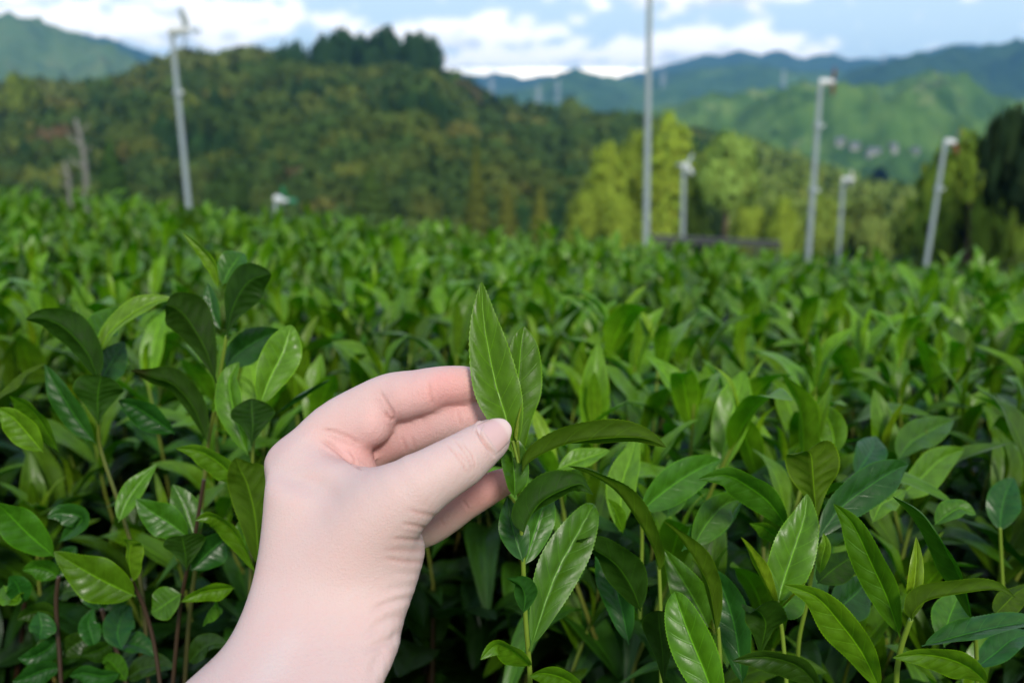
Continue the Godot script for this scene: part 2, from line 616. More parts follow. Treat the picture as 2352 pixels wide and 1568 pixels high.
func build_nail(person: Node3D) -> void:
	var at := mm(1150, 1000, 380)
	var a := mm(1092, 1033, 361)
	var b := mm(1127, 1008, 364.5)
	var ax := (b - a).normalized()
	var up := (-b.normalized() + Vector3(-0.05, 0.12, 0.0)).normalized()
	var side := ax.cross(up).normalized()
	up = side.cross(ax).normalized()
	var verts := PackedVector3Array()
	var uvs := PackedVector2Array()
	var cols := PackedColorArray()
	var idx := PackedInt32Array()
	var ns := 20
	var nt := 20
	for i in ns + 1:
		for j in nt + 1:
			var t := (float(j) / nt) * 2.0 - 1.0
			var s := float(i) / ns
			var s0 := -4.6 + 1.9 * t * t                    # cuticle
			var s1 := 7.9 - 4.6 * pow(absf(t), 2.4)         # free edge
			var x := lerpf(s0, s1, s)
			var ph := deg_to_rad(54.0) * t
			var r := lerpf(8.35, 8.0, s) - 0.9 * s * s
			var edge := 0.5 if i == 0 or j == 0 or j == nt else (0.25 if i == ns else 0.0)
			verts.append(b - ax * 1.4 + ax * x + (up * cos(ph) + side * sin(ph)) * (r - edge))
			uvs.append(Vector2(s, t * 0.5 + 0.5))
			var c := Color(0.50, 0.325, 0.315).lerp(Color(0.54, 0.40, 0.375), smoothstep(0.70, 0.82, s - 0.08 * t * t))
			cols.append(c.lerp(Color(0.56, 0.43, 0.41), smoothstep(0.2, 0.0, s)))
	for i in ns:
		for j in nt:
			var q := i * (nt + 1) + j
			idx.append_array(PackedInt32Array([q, q + nt + 1, q + 1, q + 1, q + nt + 1, q + nt + 2]))
	for i in verts.size():
		verts[i] = cam_basis * (verts[i] - at) * 0.001
	var m := plain_mat(1, 1, 1, 0.2)
	m.vertex_color_use_as_albedo = true
	m.clearcoat_enabled = true
	m.clearcoat = 0.35
	m.clearcoat_roughness = 0.15
	var nt2 := NoiseTexture2D.new()
	nt2.width = 256
	nt2.height = 256
	nt2.as_normal_map = true
	nt2.bump_strength = 3.0
	nt2.noise = FastNoiseLite.new()
	nt2.noise.frequency = 0.12
	m.normal_enabled = true
	m.normal_texture = nt2
	m.normal_scale = 0.35
	put("thumbnail", smooth_mesh(verts, idx, uvs, cols), m, person)

func skin_mat() -> StandardMaterial3D:
	var m := StandardMaterial3D.new()
	m.vertex_color_use_as_albedo = true
	m.roughness = 0.52
	m.metallic_specular = 0.27
	m.subsurf_scatter_enabled = true
	m.subsurf_scatter_strength = 0.12
	var t := NoiseTexture2D.new()
	t.width = 512
	t.height = 512
	t.seamless = true
	t.as_normal_map = true
	t.bump_strength = 4.0
	t.noise = FastNoiseLite.new()
	t.noise.noise_type = FastNoiseLite.TYPE_CELLULAR
	t.noise.frequency = 0.06
	t.noise.fractal_octaves = 2
	m.normal_enabled = true
	m.normal_texture = t
	m.normal_scale = 0.8
	m.uv1_triplanar = true
	m.uv1_scale = Vector3.ONE * 40.0
	return m

func build_hand() -> void:
	var person := thing("person", seen_at(1150, 1000, 0.38), "bare left hand and wrist of a person pinching a tea shoot between thumb and fingers", "person")
	put("hand", hand_mesh(), skin_mat(), person)
	build_nail(person)

# ---------------------------------------------------------------- tea leaves
const VEINS := 8.0
var leaf_tex: ImageTexture
var leaf_nrm: ImageTexture
var leaf_rough: ImageTexture

func frac(x: float) -> float:
	return x - floorf(x)

# distance to the nearest side vein, 0 at the vein and 1 between two
func vein_gap(u: float, t: float) -> float:
	var f := frac(VEINS * (t - 0.13 * absf(u) - 0.03 * u * u) + (0.5 if u > 0.0 else 0.0))
	return absf(f - 0.5) * 2.0

func leaf_textures() -> void:
	var w := 192
	var h := 448
	var im := Image.create(w, h, false, Image.FORMAT_RGB8)
	var bump := Image.create(w, h, false, Image.FORMAT_RGB8)
	var ro := Image.create(w, h, false, Image.FORMAT_RGB8)
	var n1 := FastNoiseLite.new()
	n1.noise_type = FastNoiseLite.TYPE_CELLULAR
	n1.cellular_return_type = FastNoiseLite.RETURN_DISTANCE2_SUB
	n1.frequency = 0.085
	var n2 := FastNoiseLite.new()
	n2.frequency = 0.012
	n2.fractal_octaves = 4
	for y in h:
		for x in w:
			var u := (x + 0.5) / w * 2.0 - 1.0
			var t := (y + 0.5) / h
			var g := 1.0 - vein_gap(u, t)          # 1 on the vein
			g = clampf((g - 0.9) / 0.1, 0.0, 1.0) * (1.0 - smoothstep(0.7, 0.92, absf(u)))
			var mid := 1.0 - smoothstep(0.02, 0.055, absf(u) / (1.15 - 0.7 * t))
			var cell := clampf(n1.get_noise_2d(x, y * 0.8) + 1.0, 0.0, 1.0)
			var net := 1.0 - smoothstep(0.0, 0.16, cell)
			var blotch := n2.get_noise_2d(x, y)
			var edge := smoothstep(0.93, 0.985, absf(u))
			var v := 0.62 + 0.10 * blotch + 0.05 * net
			var c := Color(v, v, v)
			c = c.lerp(Color(0.80, 0.83, 0.62), 0.5 * g)
			c = c.lerp(Color(0.95, 0.95, 0.70), 0.8 * mid)
			c = c.lerp(Color(1.0, 0.96, 0.45), 0.55 * edge)
			im.set_pixel(x, y, c)
			var hgt := 0.5 + 0.12 * n1.get_noise_2d(x, y) + 0.1 * blotch - 0.3 * g + 0.16 * mid
			bump.set_pixel(x, y, Color(hgt, hgt, hgt))
			var rr := clampf(0.35 + 0.13 * blotch + 0.06 * net, 0.1, 1.0)
			ro.set_pixel(x, y, Color(rr, rr, rr))
	leaf_tex = ImageTexture.create_from_image(im)
	leaf_rough = ImageTexture.create_from_image(ro)
	bump.bump_map_to_normal_map(2.2)
	leaf_nrm = ImageTexture.create_from_image(bump)

func leaf_mat(r: float, g: float, b: float, gloss := 1.0, spec := 0.42) -> StandardMaterial3D:
	var key := "leaf %f %f %f %f %f" % [r, g, b, gloss, spec]
	if mats.has(key): return mats[key]
	var m := StandardMaterial3D.new()
	m.albedo_color = Color(r, g, b).linear_to_srgb()
	m.albedo_texture = leaf_tex
	m.roughness = gloss
	m.roughness_texture = leaf_rough
	m.normal_enabled = true
	m.normal_texture = leaf_nrm
	m.normal_scale = 1.1
	m.metallic_specular = spec
	m.cull_mode = BaseMaterial3D.CULL_DISABLED
	m.backlight_enabled = true
	m.backlight = Color(0.46, 0.78, 0.12)
	m.vertex_color_use_as_albedo = true
	mats[key] = m
	return m

func along(pts: Array, t: float) -> Vector3:
	var n := pts.size() - 1
	var x := clampf(t, 0.0, 1.0) * n
	var i := mini(int(x), n - 1)
	var p: Vector3 = pts[i]
	return p.cubic_interpolate(pts[i + 1], pts[maxi(i - 1, 0)], pts[mini(i + 2, n)], x - i)

# A leaf along its midrib pts (base first). look: the way its upper face turns; twist turns it towards the tip.
func leaf(pts: Array, look: Vector3, width: float, fold := 0.45, o := {}) -> ArrayMesh:
	var nl: int = o.get("nl", 56)
	var nw: int = o.get("nw", 5)
	var teeth: float = o.get("teeth", 28.0)
	var bump: float = o.get("bump", 0.014)
	var wave: float = o.get("wave", 0.05)
	var twist: float = o.get("twist", 0.0)
	var col: Color = o.get("col", Color.WHITE)
	var tip: Color = o.get("tip", col)
	var blunt: float = o.get("blunt", 0.85)
	var ph: float = o.get("phase", 0.0)
	var asym: float = o.get("asym", 0.0)
	var origin: Vector3 = o.get("origin", Vector3.ZERO)
	var verts := PackedVector3Array()
	var uvs := PackedVector2Array()
	var cols := PackedColorArray()
	var idx := PackedInt32Array()
	var row := nw * 2 + 1
	for i in nl + 1:
		var t := float(i) / nl
		var c := along(pts, t)
		var tan_ := (along(pts, minf(t + 0.02, 1.0)) - along(pts, maxf(t - 0.02, 0.0))).normalized()
		var side := tan_.cross(look).normalized()
		var up := side.cross(tan_).normalized()
		var tw := twist * t
		var s2 := side * cos(tw) + up * sin(tw)
		up = up * cos(tw) - side * sin(tw)
		side = s2
		var x := clampf((t - 0.045) / 0.955, 0.0, 1.0)
		var w := 0.5 * width * pow(maxf(sin(PI * pow(x, blunt)), 0.0), 0.85) * (1.0 - (0.42 if blunt < 1.2 else 0.15) * pow(x, 4.0))
		w = maxf(w, 0.5 * width * 0.045 * (1.0 - x))
		for j in range(-nw, nw + 1):
			var u := float(j) / nw
			u = signf(u) * pow(absf(u), 0.9)
			var ww := w * (1.0 + asym * u)
			var a := absf(u)
			if a > 0.99 and teeth > 0.0:
				var saw := 1.0 if i % 2 == 0 else -1.0
				ww += saw * 0.5 * width * 0.017 * smoothstep(0.1, 0.25, x) * (1.0 - smoothstep(0.93, 1.0, x))
			var ang := fold * (1.0 - 0.35 * a)
			var rise := a * ww * sin(ang)
			var gap := vein_gap(u, t)
			rise += bump * width * 19.0 * (1.0 - pow(1.0 - gap, 2.0)) * a * (1.0 - a) * 0.4 * sin(PI * x)
			rise += wave * width * a * a * sin(t * 13.0 + ph + (1.7 if u > 0.0 else 0.0)) * sin(PI * x)
			verts.append(c + side * signf(u) * a * ww * cos(ang) + up * rise - origin)
			uvs.append(Vector2(u * 0.5 + 0.5, t))
			cols.append(col.lerp(tip, smoothstep(0.72, 0.86, t)))
	for i in nl:
		for j in row - 1:
			var q := i * row + j
			idx.append_array(PackedInt32Array([q, q + 1, q + row, q + 1, q + row + 1, q + row]))
	return smooth_mesh(verts, idx, uvs, cols)

func tube(pts: Array, r0: float, r1: float, sides := 7, n := 12, origin := Vector3.ZERO, cols: Array = []) -> ArrayMesh:
	var verts := PackedVector3Array()
	var idx := PackedInt32Array()
	var cc := PackedColorArray()
	var ref := Vector3(0.31, 0.2, 0.93)
	for i in n + 1:
		var t := float(i) / n
		var c := along(pts, t)
		var tan_ := (along(pts, minf(t + 0.03, 1.0)) - along(pts, maxf(t - 0.03, 0.0))).normalized()
		var a := tan_.cross(ref).normalized()
		var b := tan_.cross(a)
		for j in sides:
			var ph := TAU * j / sides
			verts.append(c + (a * cos(ph) + b * sin(ph)) * lerpf(r0, r1, t) - origin)
			cc.append(Color.WHITE if cols.is_empty() else (cols[0] as Color).lerp(cols[1], t))
	for i in n:
		for j in sides:
			var q := i * sides + j
			var q2 := i * sides + (j + 1) % sides
			idx.append_array(PackedInt32Array([q, q + sides, q2, q2, q + sides, q2 + sides]))
	var top := verts.size()
	verts.append(along(pts, 1.0) - origin)
	cc.append(cc[-1])
	for j in sides:
		idx.append_array(PackedInt32Array([top - sides + j, top, top - sides + (j + 1) % sides]))
	return smooth_mesh(verts, idx, PackedVector2Array(), cc)

func stem_mat() -> StandardMaterial3D:
	if mats.has("stem"): return mats["stem"]
	var m := StandardMaterial3D.new()
	m.vertex_color_use_as_albedo = true
	m.roughness = 0.5
	mats["stem"] = m
	return m

func merged(meshes: Array) -> ArrayMesh:
	var v := PackedVector3Array()
	var n := PackedVector3Array()
	var uv := PackedVector2Array()
	var c := PackedColorArray()
	var idx := PackedInt32Array()
	for m in meshes:
		var a: Array = (m as ArrayMesh).surface_get_arrays(0)
		var base := v.size()
		v.append_array(a[Mesh.ARRAY_VERTEX])
		n.append_array(a[Mesh.ARRAY_NORMAL])
		c.append_array(a[Mesh.ARRAY_COLOR])
		if a[Mesh.ARRAY_TEX_UV] != null:
			uv.append_array(a[Mesh.ARRAY_TEX_UV])
		else:
			var blank := PackedVector2Array()
			blank.resize(v.size() - base)
			blank.fill(Vector2(0.3, 0.03))
			uv.append_array(blank)
		for i in a[Mesh.ARRAY_INDEX]: idx.append(i + base)
	var arr := []
	arr.resize(Mesh.ARRAY_MAX)
	arr[Mesh.ARRAY_VERTEX] = v
	arr[Mesh.ARRAY_NORMAL] = n
	arr[Mesh.ARRAY_TEX_UV] = uv
	arr[Mesh.ARRAY_COLOR] = c
	arr[Mesh.ARRAY_INDEX] = idx
	var out := ArrayMesh.new()
	out.add_surface_from_arrays(Mesh.PRIMITIVE_TRIANGLES, arr)
	return out

const YOUNG := Color(0.122, 0.305, 0.008)
const LIGHT := Color(0.185, 0.385, 0.016)
const LIME := Color(0.25, 0.40, 0.014)
const MID := Color(0.072, 0.215, 0.010)
const DEEP := Color(0.030, 0.135, 0.016)
const DARK := Color(0.030, 0.088, 0.006)  # on leaves turned underside out, their shade is put into this colour
const OLIVE := Color(0.082, 0.165, 0.007)
const GREEN_STEM := Color(0.13, 0.20, 0.018)
const BROWN_STEM := Color(0.035, 0.017, 0.009)

func leaf_white() -> StandardMaterial3D:
	return leaf_mat(1.55, 1.6, 1.35, 1.0, 0.42)

func leaf_tone(v: float) -> StandardMaterial3D:
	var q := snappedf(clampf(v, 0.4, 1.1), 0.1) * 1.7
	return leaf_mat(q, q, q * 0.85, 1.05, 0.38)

# the parts of one shoot of the canopy: [name, mesh]
func shoot_parts(r: RandomNumberGenerator, kind: int) -> Array:
	var out := []
	var h := r.randf_range(0.13, 0.17)
	var lean := Vector3(r.randf_range(-0.2, 0.2), 1.0, r.randf_range(-0.2, 0.2)).normalized()
	var bend := Vector3(r.randf_range(-0.02, 0.02), 0, r.randf_range(-0.02, 0.02))
	var st := [Vector3.ZERO, lean * h * 0.5 + bend, lean * h]
	out.append(["stem", tube(st, 0.0016, 0.0010, 5, 5, Vector3.ZERO, [Color(0.10, 0.07, 0.015), GREEN_STEM])])
	var n := 9 + kind % 3
	var turn := r.randf() * TAU
	for i in n:
		var f := float(i) / (n - 1)
		var at := along(st, 0.25 + 0.75 * f)
		turn += 2.4 + r.randf_range(-0.35, 0.35)
		var outw := Vector3(cos(turn), 0, sin(turn))
		var steep := lerpf(0.35, 1.3, pow(f, 1.2)) + r.randf_range(-0.3, 0.3)
		var dir := (outw * cos(steep) + Vector3.UP * sin(steep)).normalized()
		var len_ := lerpf(0.076, 0.058, f) * r.randf_range(0.75, 1.25)
		if f > 0.9: len_ *= 0.72
		var droop := r.randf_range(0.2, 1.4) * (1.25 - 0.7 * f)
		var up := outw.cross(Vector3.UP).cross(dir).normalized()
		if up.y < 0.0: up = -up
		var p1 := at + dir * len_ * 0.4
		var p2 := at + dir * len_ * 0.74 - up * droop * len_ * 0.13
		var p3 := at + dir * len_ - up * droop * len_ * 0.5
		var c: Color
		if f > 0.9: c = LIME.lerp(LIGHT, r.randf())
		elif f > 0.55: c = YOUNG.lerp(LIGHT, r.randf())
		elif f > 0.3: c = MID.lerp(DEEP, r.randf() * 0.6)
		else: c = DEEP.lerp(DARK, r.randf())  # low leaves coloured darker to deepen the shade between shoots
		out.append(["leaf", leaf([at, p1, p2, p3], up, len_ * r.randf_range(0.27, 0.36) * (0.6 if f > 0.9 else 1.0), r.randf_range(0.3, 0.85), {"nl": 14, "nw": 2, "teeth": 0.0, "bump": 0.012, "wave": 0.06, "phase": r.randf() * 6.0, "col": c, "twist": r.randf_range(-0.5, 0.5)})])
	return out

# a tuft of older, darker leaves, dimmed further to paint shade inside the bush
func tuft_mesh(r: RandomNumberGenerator) -> ArrayMesh:
	var all := []
	for i in 7:
		var a := r.randf() * TAU
		var e := r.randf_range(-0.4, 0.9)
		var dir := Vector3(cos(a) * cos(e), sin(e), sin(a) * cos(e))
		var at := dir * 0.01 + Vector3(0, r.randf_range(-0.04, 0.04), 0)
		var len_ := r.randf_range(0.06, 0.09)
		var up := Vector3(cos(a), 0, sin(a)).cross(Vector3.UP).cross(dir).normalized()
		if up.y < 0.0: up = -up
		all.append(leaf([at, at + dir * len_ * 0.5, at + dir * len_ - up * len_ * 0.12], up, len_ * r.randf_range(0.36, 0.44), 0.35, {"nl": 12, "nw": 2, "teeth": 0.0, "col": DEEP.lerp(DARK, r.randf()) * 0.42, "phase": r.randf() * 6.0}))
	all.append(tube([Vector3(0, 0.03, 0), Vector3(0.01, -0.05, 0.01), Vector3(0, -0.14, 0.02)], 0.0018, 0.003, 5, 4, Vector3.ZERO, [BROWN_STEM, BROWN_STEM]))
	return merged(all)

# height of the plucking table, measured at the shoots' tips
func tea_top(x: float, z: float) -> float:
	var d := -z
	return EYE.y - (0.168 + 0.082 * d + 0.028 * x * d)

func build_field() -> void:
	var r := RandomNumberGenerator.new()
	r.seed = 21
	var protos := []
	var roots := []
	var looks := ["upright leaves", "wide spreading leaves", "a pale bud", "drooping leaves", "narrow arching leaves", "short crowded leaves", "twisted leaves", "a lime tip"]
	var where := [[200, "at the left edge"], [480, "below the left pole"], [700, "just left of the hand"], [1000, "above the hand's knuckles"], [1250, "behind the held leaves"], [1480, "left of the middle pole"], [1700, "below the round tree"], [1950, "below the red brown fan"], [2200, "under the rightmost pole"], [9999, "at the right edge"]]
	var nth := ["nearest", "second nearest", "third nearest", "fourth nearest", "fifth nearest", "sixth nearest", "seventh nearest", "eighth nearest", "ninth nearest", "tenth nearest", "eleventh nearest", "twelfth nearest", "thirteenth nearest", "fourteenth nearest"]
	var told := {}
	for k in 8:
		var parts := shoot_parts(r, k)
		protos.append(merged(parts.map(func(p): return p[1])))
		roots.append(parts)
	var lump := FastNoiseLite.new()
	lump.seed = 9
	lump.frequency = 3.2
	lump.fractal_octaves = 2
	var spots := []
	var z := 0.47
	while z < 3.9:
		var step := 0.045 if z < 1.6 else lerpf(0.045, 0.056, (z - 1.6) / 2.0)
		var half := z * 0.56 + 0.35
		var x := -half
		while x < half:
			var px := x + r.randf_range(-0.5, 0.5) * step
			var pz := -(z + r.randf_range(-0.5, 0.5) * step)
			x += step
			var s := r.randf_range(0.78, 1.18)
			# nothing grows through the hand or in front of the shoots that were set one by one
			if pz > -0.54 and px > -0.17 and px < 0.03: continue
			var front := pz > (-0.70 if px < 0.03 else -0.57)
			if front and (r.randf() < 0.3 or (px < 0.03 and z < 0.61)): continue
			var y := tea_top(px, pz) - 0.15 * s + r.randf_range(-0.035, 0.012)
			var patch := lump.get_noise_2d(px, pz)
			y += 0.05 * patch
			if front: y = minf(y, tea_top(px, pz) - 0.15 * s) - r.randf_range(0.045, 0.085)
			if z > 3.0: y -= (z - 3.0) * (z - 3.0) * 0.35
			if r.randf() < 0.05 and z > 1.2: y += 0.03
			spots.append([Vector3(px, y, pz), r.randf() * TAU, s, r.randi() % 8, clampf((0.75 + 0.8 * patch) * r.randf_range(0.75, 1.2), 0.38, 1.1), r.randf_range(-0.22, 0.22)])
		z += step
	var inv := cam_basis.inverse()
	var near := []
	var rest := []
	for s in spots:
		var q: Vector3 = inv * ((s[0] as Vector3) + Vector3(0, 0.1, 0) - EYE)
		var vis := q.z < 0.0 and absf(q.x / q.z) < 0.53 and absf(q.y / q.z) < 0.36
		s.append(q.length() if vis else 99.0)
		s.append(1176.0 - FOCAL * q.x / q.z)
	spots.sort_custom(func(a, b): return a[6] < b[6])
	var first := []
	for k in 8: first.append(null)
	for i in spots.size():
		var s: Array = spots[i]
		if i < 275 and s[6] < 90.0:
			var k: int = s[3]
			var o: Node3D
			if first[k] == null:
				o = Node3D.new()
				o.name = numbered("tea_shoot", self)
				add_child(o, true)
				for p in roots[k]: put(p[0], p[1], leaf_tone(1.0) if p[0] == "leaf" else stem_mat(), o)
				first[k] = o
			else:
				o = first[k].duplicate()
				o.name = numbered("tea_shoot", self)
				add_child(o, true)
			for c in o.get_children():
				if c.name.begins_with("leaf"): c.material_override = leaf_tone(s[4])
			o.position = s[0]
			o.rotation = Vector3(s[5], s[1], 0)
			o.scale = Vector3.ONE * s[2]
			var place := 0
			while s[7] > where[place][0]: place += 1
			var order: int = told.get(place * 10 + k, 0)
			told[place * 10 + k] = order + 1
			tag(o, "tea shoot with %s, %s of them %s" % [looks[k], nth[mini(order, 13)], where[place][1]], "tea shoot", "tea shoots of the field behind the hand")
		else:
			rest.append(s)
	for k in 8:
		var mine := rest.filter(func(s): return s[3] == k)
		var mm_ := MultiMesh.new()
		mm_.transform_format = MultiMesh.TRANSFORM_3D
		mm_.use_colors = true
		mm_.mesh = protos[k]
		mm_.instance_count = mine.size()
		for i in mine.size():
			var s: Array = mine[i]
			mm_.set_instance_transform(i, Transform3D(Basis.from_euler(Vector3(s[5], s[1], 0)).scaled(Vector3.ONE * s[2]), s[0]))
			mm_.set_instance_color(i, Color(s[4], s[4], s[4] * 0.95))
		var o := MultiMeshInstance3D.new()
		o.name = numbered("tea_foliage", self)
		o.multimesh = mm_
		o.material_override = leaf_white()
		add_child(o, true)
		tag(o, "sea of tea leaves covering the field behind the hand", "tea bushes", "foliage of the tea field", "stuff")
	# older leaves below
	for k in 3:
		var tm := tuft_mesh(r)
		var at := []
		z = 0.50
		while z < 3.6:
			var step := 0.075 if z < 1.5 else 0.12
			var half := z * 0.56 + 0.35
			var x := -half
			while x < half:
				at.append(Vector3(x + r.randf_range(-0.5, 0.5) * step, 0, -(z + r.randf_range(-0.5, 0.5) * step)))
				x += step
			z += step
		var mm_ := MultiMesh.new()
		mm_.transform_format = MultiMesh.TRANSFORM_3D
		mm_.use_colors = true
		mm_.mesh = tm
		var keep := []
		for p in at:
			var y := tea_top(p.x, p.z) - 0.15 - 0.06 * k - r.randf_range(0.0, 0.05)
			if p.z > -0.62: y -= 0.05
			if absf(p.x + 0.03) < 0.1 and p.z > -0.56: continue
			keep.append(Vector3(p.x, y, p.z))
		mm_.instance_count = keep.size()
		for i in keep.size():
			mm_.set_instance_transform(i, Transform3D(Basis.from_euler(Vector3(r.randf_range(-0.4, 0.4), r.randf() * TAU, r.randf_range(-0.4, 0.4))).scaled(Vector3.ONE * r.randf_range(0.8, 1.15)), keep[i]))
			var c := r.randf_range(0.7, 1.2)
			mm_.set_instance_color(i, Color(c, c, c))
		var o := MultiMeshInstance3D.new()
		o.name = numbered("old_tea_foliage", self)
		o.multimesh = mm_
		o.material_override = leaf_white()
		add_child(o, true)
		tag(o, "old leaves and twigs inside the tea bushes, darkened as shadow below the shoots", "tea bushes", "old foliage inside the tea bushes", "stuff")

# ---------------------------------------------------------------- shoots in front, set one by one
func hero(label: String) -> Node3D:
	var o := Node3D.new()
	o.name = numbered("tea_shoot", self)
	add_child(o, true)
	tag(o, label, "tea shoot", "tea shoots in front of the field")
	return o

func placed(t: Node3D, pts: Array, d0: float, d1: float) -> Array:
	var out := []
	for i in pts.size():
		out.append(seen_at(pts[i][0], pts[i][1], lerpf(d0, d1, float(i) / (pts.size() - 1))))
	if t.get_child_count() == 0: t.position = out[0]
	return out

# pts: seen places from base to tip; d0, d1: their distances; width as seen at d0; roll: 0 shows the upper face, 180 the underside
func hl(t: Node3D, pts: Array, d0: float, d1: float, width: float, roll: float, fold: float, col: Color, o := {}) -> void:
	var p := placed(t, pts, d0, d1)
	var mid := along(p, 0.5)
	var axis: Vector3 = (p[-1] - p[0]).normalized()
	var look := (EYE - mid).normalized().rotated(axis, deg_to_rad(roll))
	var q := o.duplicate()
	q["origin"] = t.position
	q["col"] = Color.WHITE
	if not q.has("phase"): q["phase"] = pts[0][0] * 0.37
	var under := roll > 95.0 or roll < -95.0
	var f := (1.3 if col.g > 0.25 else 1.5) * (1.0 + 0.14 * sin(pts[0][0] * 1.7 + pts[-1][1]))
	var tint := leaf_mat(col.r * f * (1.0 + 0.12 * sin(pts[0][1] * 2.3)), col.g * f, col.b * f, 1.7 if under else 1.0, 0.22 if under else float(o.get("spec", 0.37)))
	if o.has("tip"):
		q["tip"] = Color(o["tip"].r / (col.r * 1.0), o["tip"].g / col.g, o["tip"].b / col.b)
	put("leaf", leaf(p, look, width / FOCAL * d0, fold + (0.0 if under else 0.16), q), tint, t)

func hs(t: Node3D, pts: Array, d0: float, d1: float, r0: float, r1: float, c0: Color, c1: Color) -> void:
	var p := placed(t, pts, d0, d1)
	put("stem", tube(p, r0 * 0.0006, r1 * 0.0008, 9, 24, t.position, [c0, c1]), stem_mat(), t)

func build_shoots() -> void:
	var t: Node3D
	t = hero("tea shoot held between thumb and fingertips with two tall upright leaves")
	hs(t, [[1218, 1640], [1217, 1545], [1206, 1400], [1200, 1250], [1192, 1120], [1193, 1085], [1190, 1050], [1188, 1012]], 0.415, 0.368, 1.9, 0.9, GREEN_STEM, GREEN_STEM)
	hs(t, [[1190, 1062], [1184, 1037], [1178, 1012]], 0.37, 0.368, 0.8, 0.7, GREEN_STEM, GREEN_STEM)
	hl(t, [[1181, 1050], [1162, 959], [1137, 874], [1113, 748], [1106, 647]], 0.3685, 0.379, 116, 2, 0.34, YOUNG, {"spec": 0.27, "nl": 80, "nw": 8, "teeth": 40.0, "bump": 0.014, "wave": 0.012, "blunt": 0.9})
	hl(t, [[1192, 1082], [1186, 960], [1190, 880], [1197, 790], [1204, 749]], 0.379, 0.384, 96, 16, 0.2, YOUNG, {"spec": 0.27, "asym": 0.2, "nl": 80, "nw": 8, "teeth": 36.0, "bump": 0.012, "wave": 0.03, "blunt": 1.02})
	hl(t, [[1188, 1014], [1183, 1000], [1187, 968], [1199, 924]], 0.367, 0.367, 13, 40, 0.9, LIME, {"nl": 20, "nw": 3, "teeth": 0.0})
	hl(t, [[1198, 1090], [1222, 1057], [1304, 1020], [1398, 1006], [1480, 1007], [1531, 1027]], 0.37, 0.386, 101, -112, 0.85, OLIVE, {"twist": 0.55, "nl": 80, "nw": 7, "teeth": 40.0, "wave": 0.04, "blunt": 0.9})
	hl(t, [[1203, 1228], [1214, 1196], [1245, 1152], [1300, 1122], [1338, 1112], [1364, 1136]], 0.376, 0.385, 115, -122, 0.85, DARK, {"twist": 0.5, "nl": 70, "nw": 7, "teeth": 34.0, "wave": 0.05, "blunt": 0.62})
	hl(t, [[1182, 1142], [1181, 1090], [1172, 1030], [1160, 985]], 0.377, 0.376, 76, 25, 0.5, MID, {"nl": 60, "nw": 6, "teeth": 26.0})
	hl(t, [[1218, 1494], [1251, 1389], [1281, 1310], [1319, 1239], [1352, 1179], [1364, 1157]], 0.402, 0.425, 112, 6, 0.3, YOUNG, {"nl": 80, "nw": 8, "teeth": 40.0, "bump": 0.016, "wave": 0.03})
	hl(t, [[1202, 1408], [1206, 1372], [1195, 1345], [1163, 1328]], 0.396, 0.392, 67, 150, 0.8, DEEP, {"nl": 40, "teeth": 16.0})
	hl(t, [[1217, 1530], [1185, 1500], [1145, 1478], [1103, 1515]], 0.404, 0.39, 76, -60, 0.5, YOUNG, {"teeth": 20.0, "blunt": 0.75})
	hl(t, [[1345, 1590], [1295, 1558], [1250, 1546], [1216, 1552]], 0.4, 0.385, 63, -35, 0.4, YOUNG, {"teeth": 24.0})
	hl(t, [[1201, 1290], [1185, 1240], [1172, 1190], [1166, 1140]], 0.39, 0.4, 77, 10, 0.4, DEEP, {"teeth": 24.0})
	hl(t, [[1204, 1300], [1225, 1230], [1248, 1160], [1262, 1110]], 0.4, 0.415, 77, 20, 0.4, MID, {"teeth": 24.0})
	t = hero("tea shoot with a long arching leaf just right of the held one")
	hs(t, [[1520, 1640], [1518, 1420], [1514, 1300]], 0.44, 0.435, 1.7, 1, GREEN_STEM, GREEN_STEM)
	hl(t, [[1515, 1318], [1502, 1265], [1465, 1197], [1416, 1130], [1360, 1092], [1303, 1070]], 0.435, 0.42, 83, 105, 0.95, OLIVE, {"nl": 70, "nw": 6, "teeth": 36.0})
	hl(t, [[1472, 1404], [1454, 1355], [1416, 1298], [1358, 1258], [1325, 1240]], 0.43, 0.412, 104, 150, 0.6, DARK, {"nl": 70, "nw": 6, "teeth": 30.0, "wave": 0.07})
	hl(t, [[1525, 1590], [1522, 1500], [1515, 1440], [1512, 1402]], 0.405, 0.4, 86, 178, 0.45, DARK, {"blunt": 1.6, "teeth": 20.0})
	hl(t, [[1445, 1480], [1424, 1380], [1396, 1300], [1370, 1240]], 0.45, 0.46, 81, -15, 0.3, DEEP)
	t = hero("tea shoot with a tall olive leaf turned edge on")
	hs(t, [[1660, 1660], [1655, 1520], [1650, 1440]], 0.425, 0.42, 1.7, 1, GREEN_STEM, GREEN_STEM)
	hl(t, [[1648, 1460], [1630, 1355], [1604, 1299], [1566, 1239], [1524, 1197]], 0.418, 0.405, 76, 128, 0.85, OLIVE, {"nl": 70, "nw": 6, "teeth": 38.0})
	hl(t, [[1628, 1440], [1600, 1385], [1566, 1328], [1524, 1260]], 0.44, 0.448, 88, -12, 0.25, MID, {"teeth": 30.0})
	hl(t, [[1706, 1575], [1690, 1448], [1662, 1355], [1633, 1305]], 0.44, 0.45, 90, -14, 0.3, DEEP, {"teeth": 30.0})
	t = hero("glossy bright tea leaf on its shoot at the very front below the middle")
	hs(t, [[1668, 1730], [1660, 1690], [1655, 1640]], 0.375, 0.368, 1.6, 1.2, GREEN_STEM, GREEN_STEM)
	hl(t, [[1660, 1660], [1622, 1550], [1585, 1460], [1559, 1388], [1550, 1358]], 0.366, 0.378, 112, -14, 0.34, YOUNG, {"blunt": 0.78, "nl": 84, "nw": 8, "teeth": 44.0, "bump": 0.012, "wave": 0.02})
	t = hero("tea shoot with a broad bluish leaf behind the arching leaf")
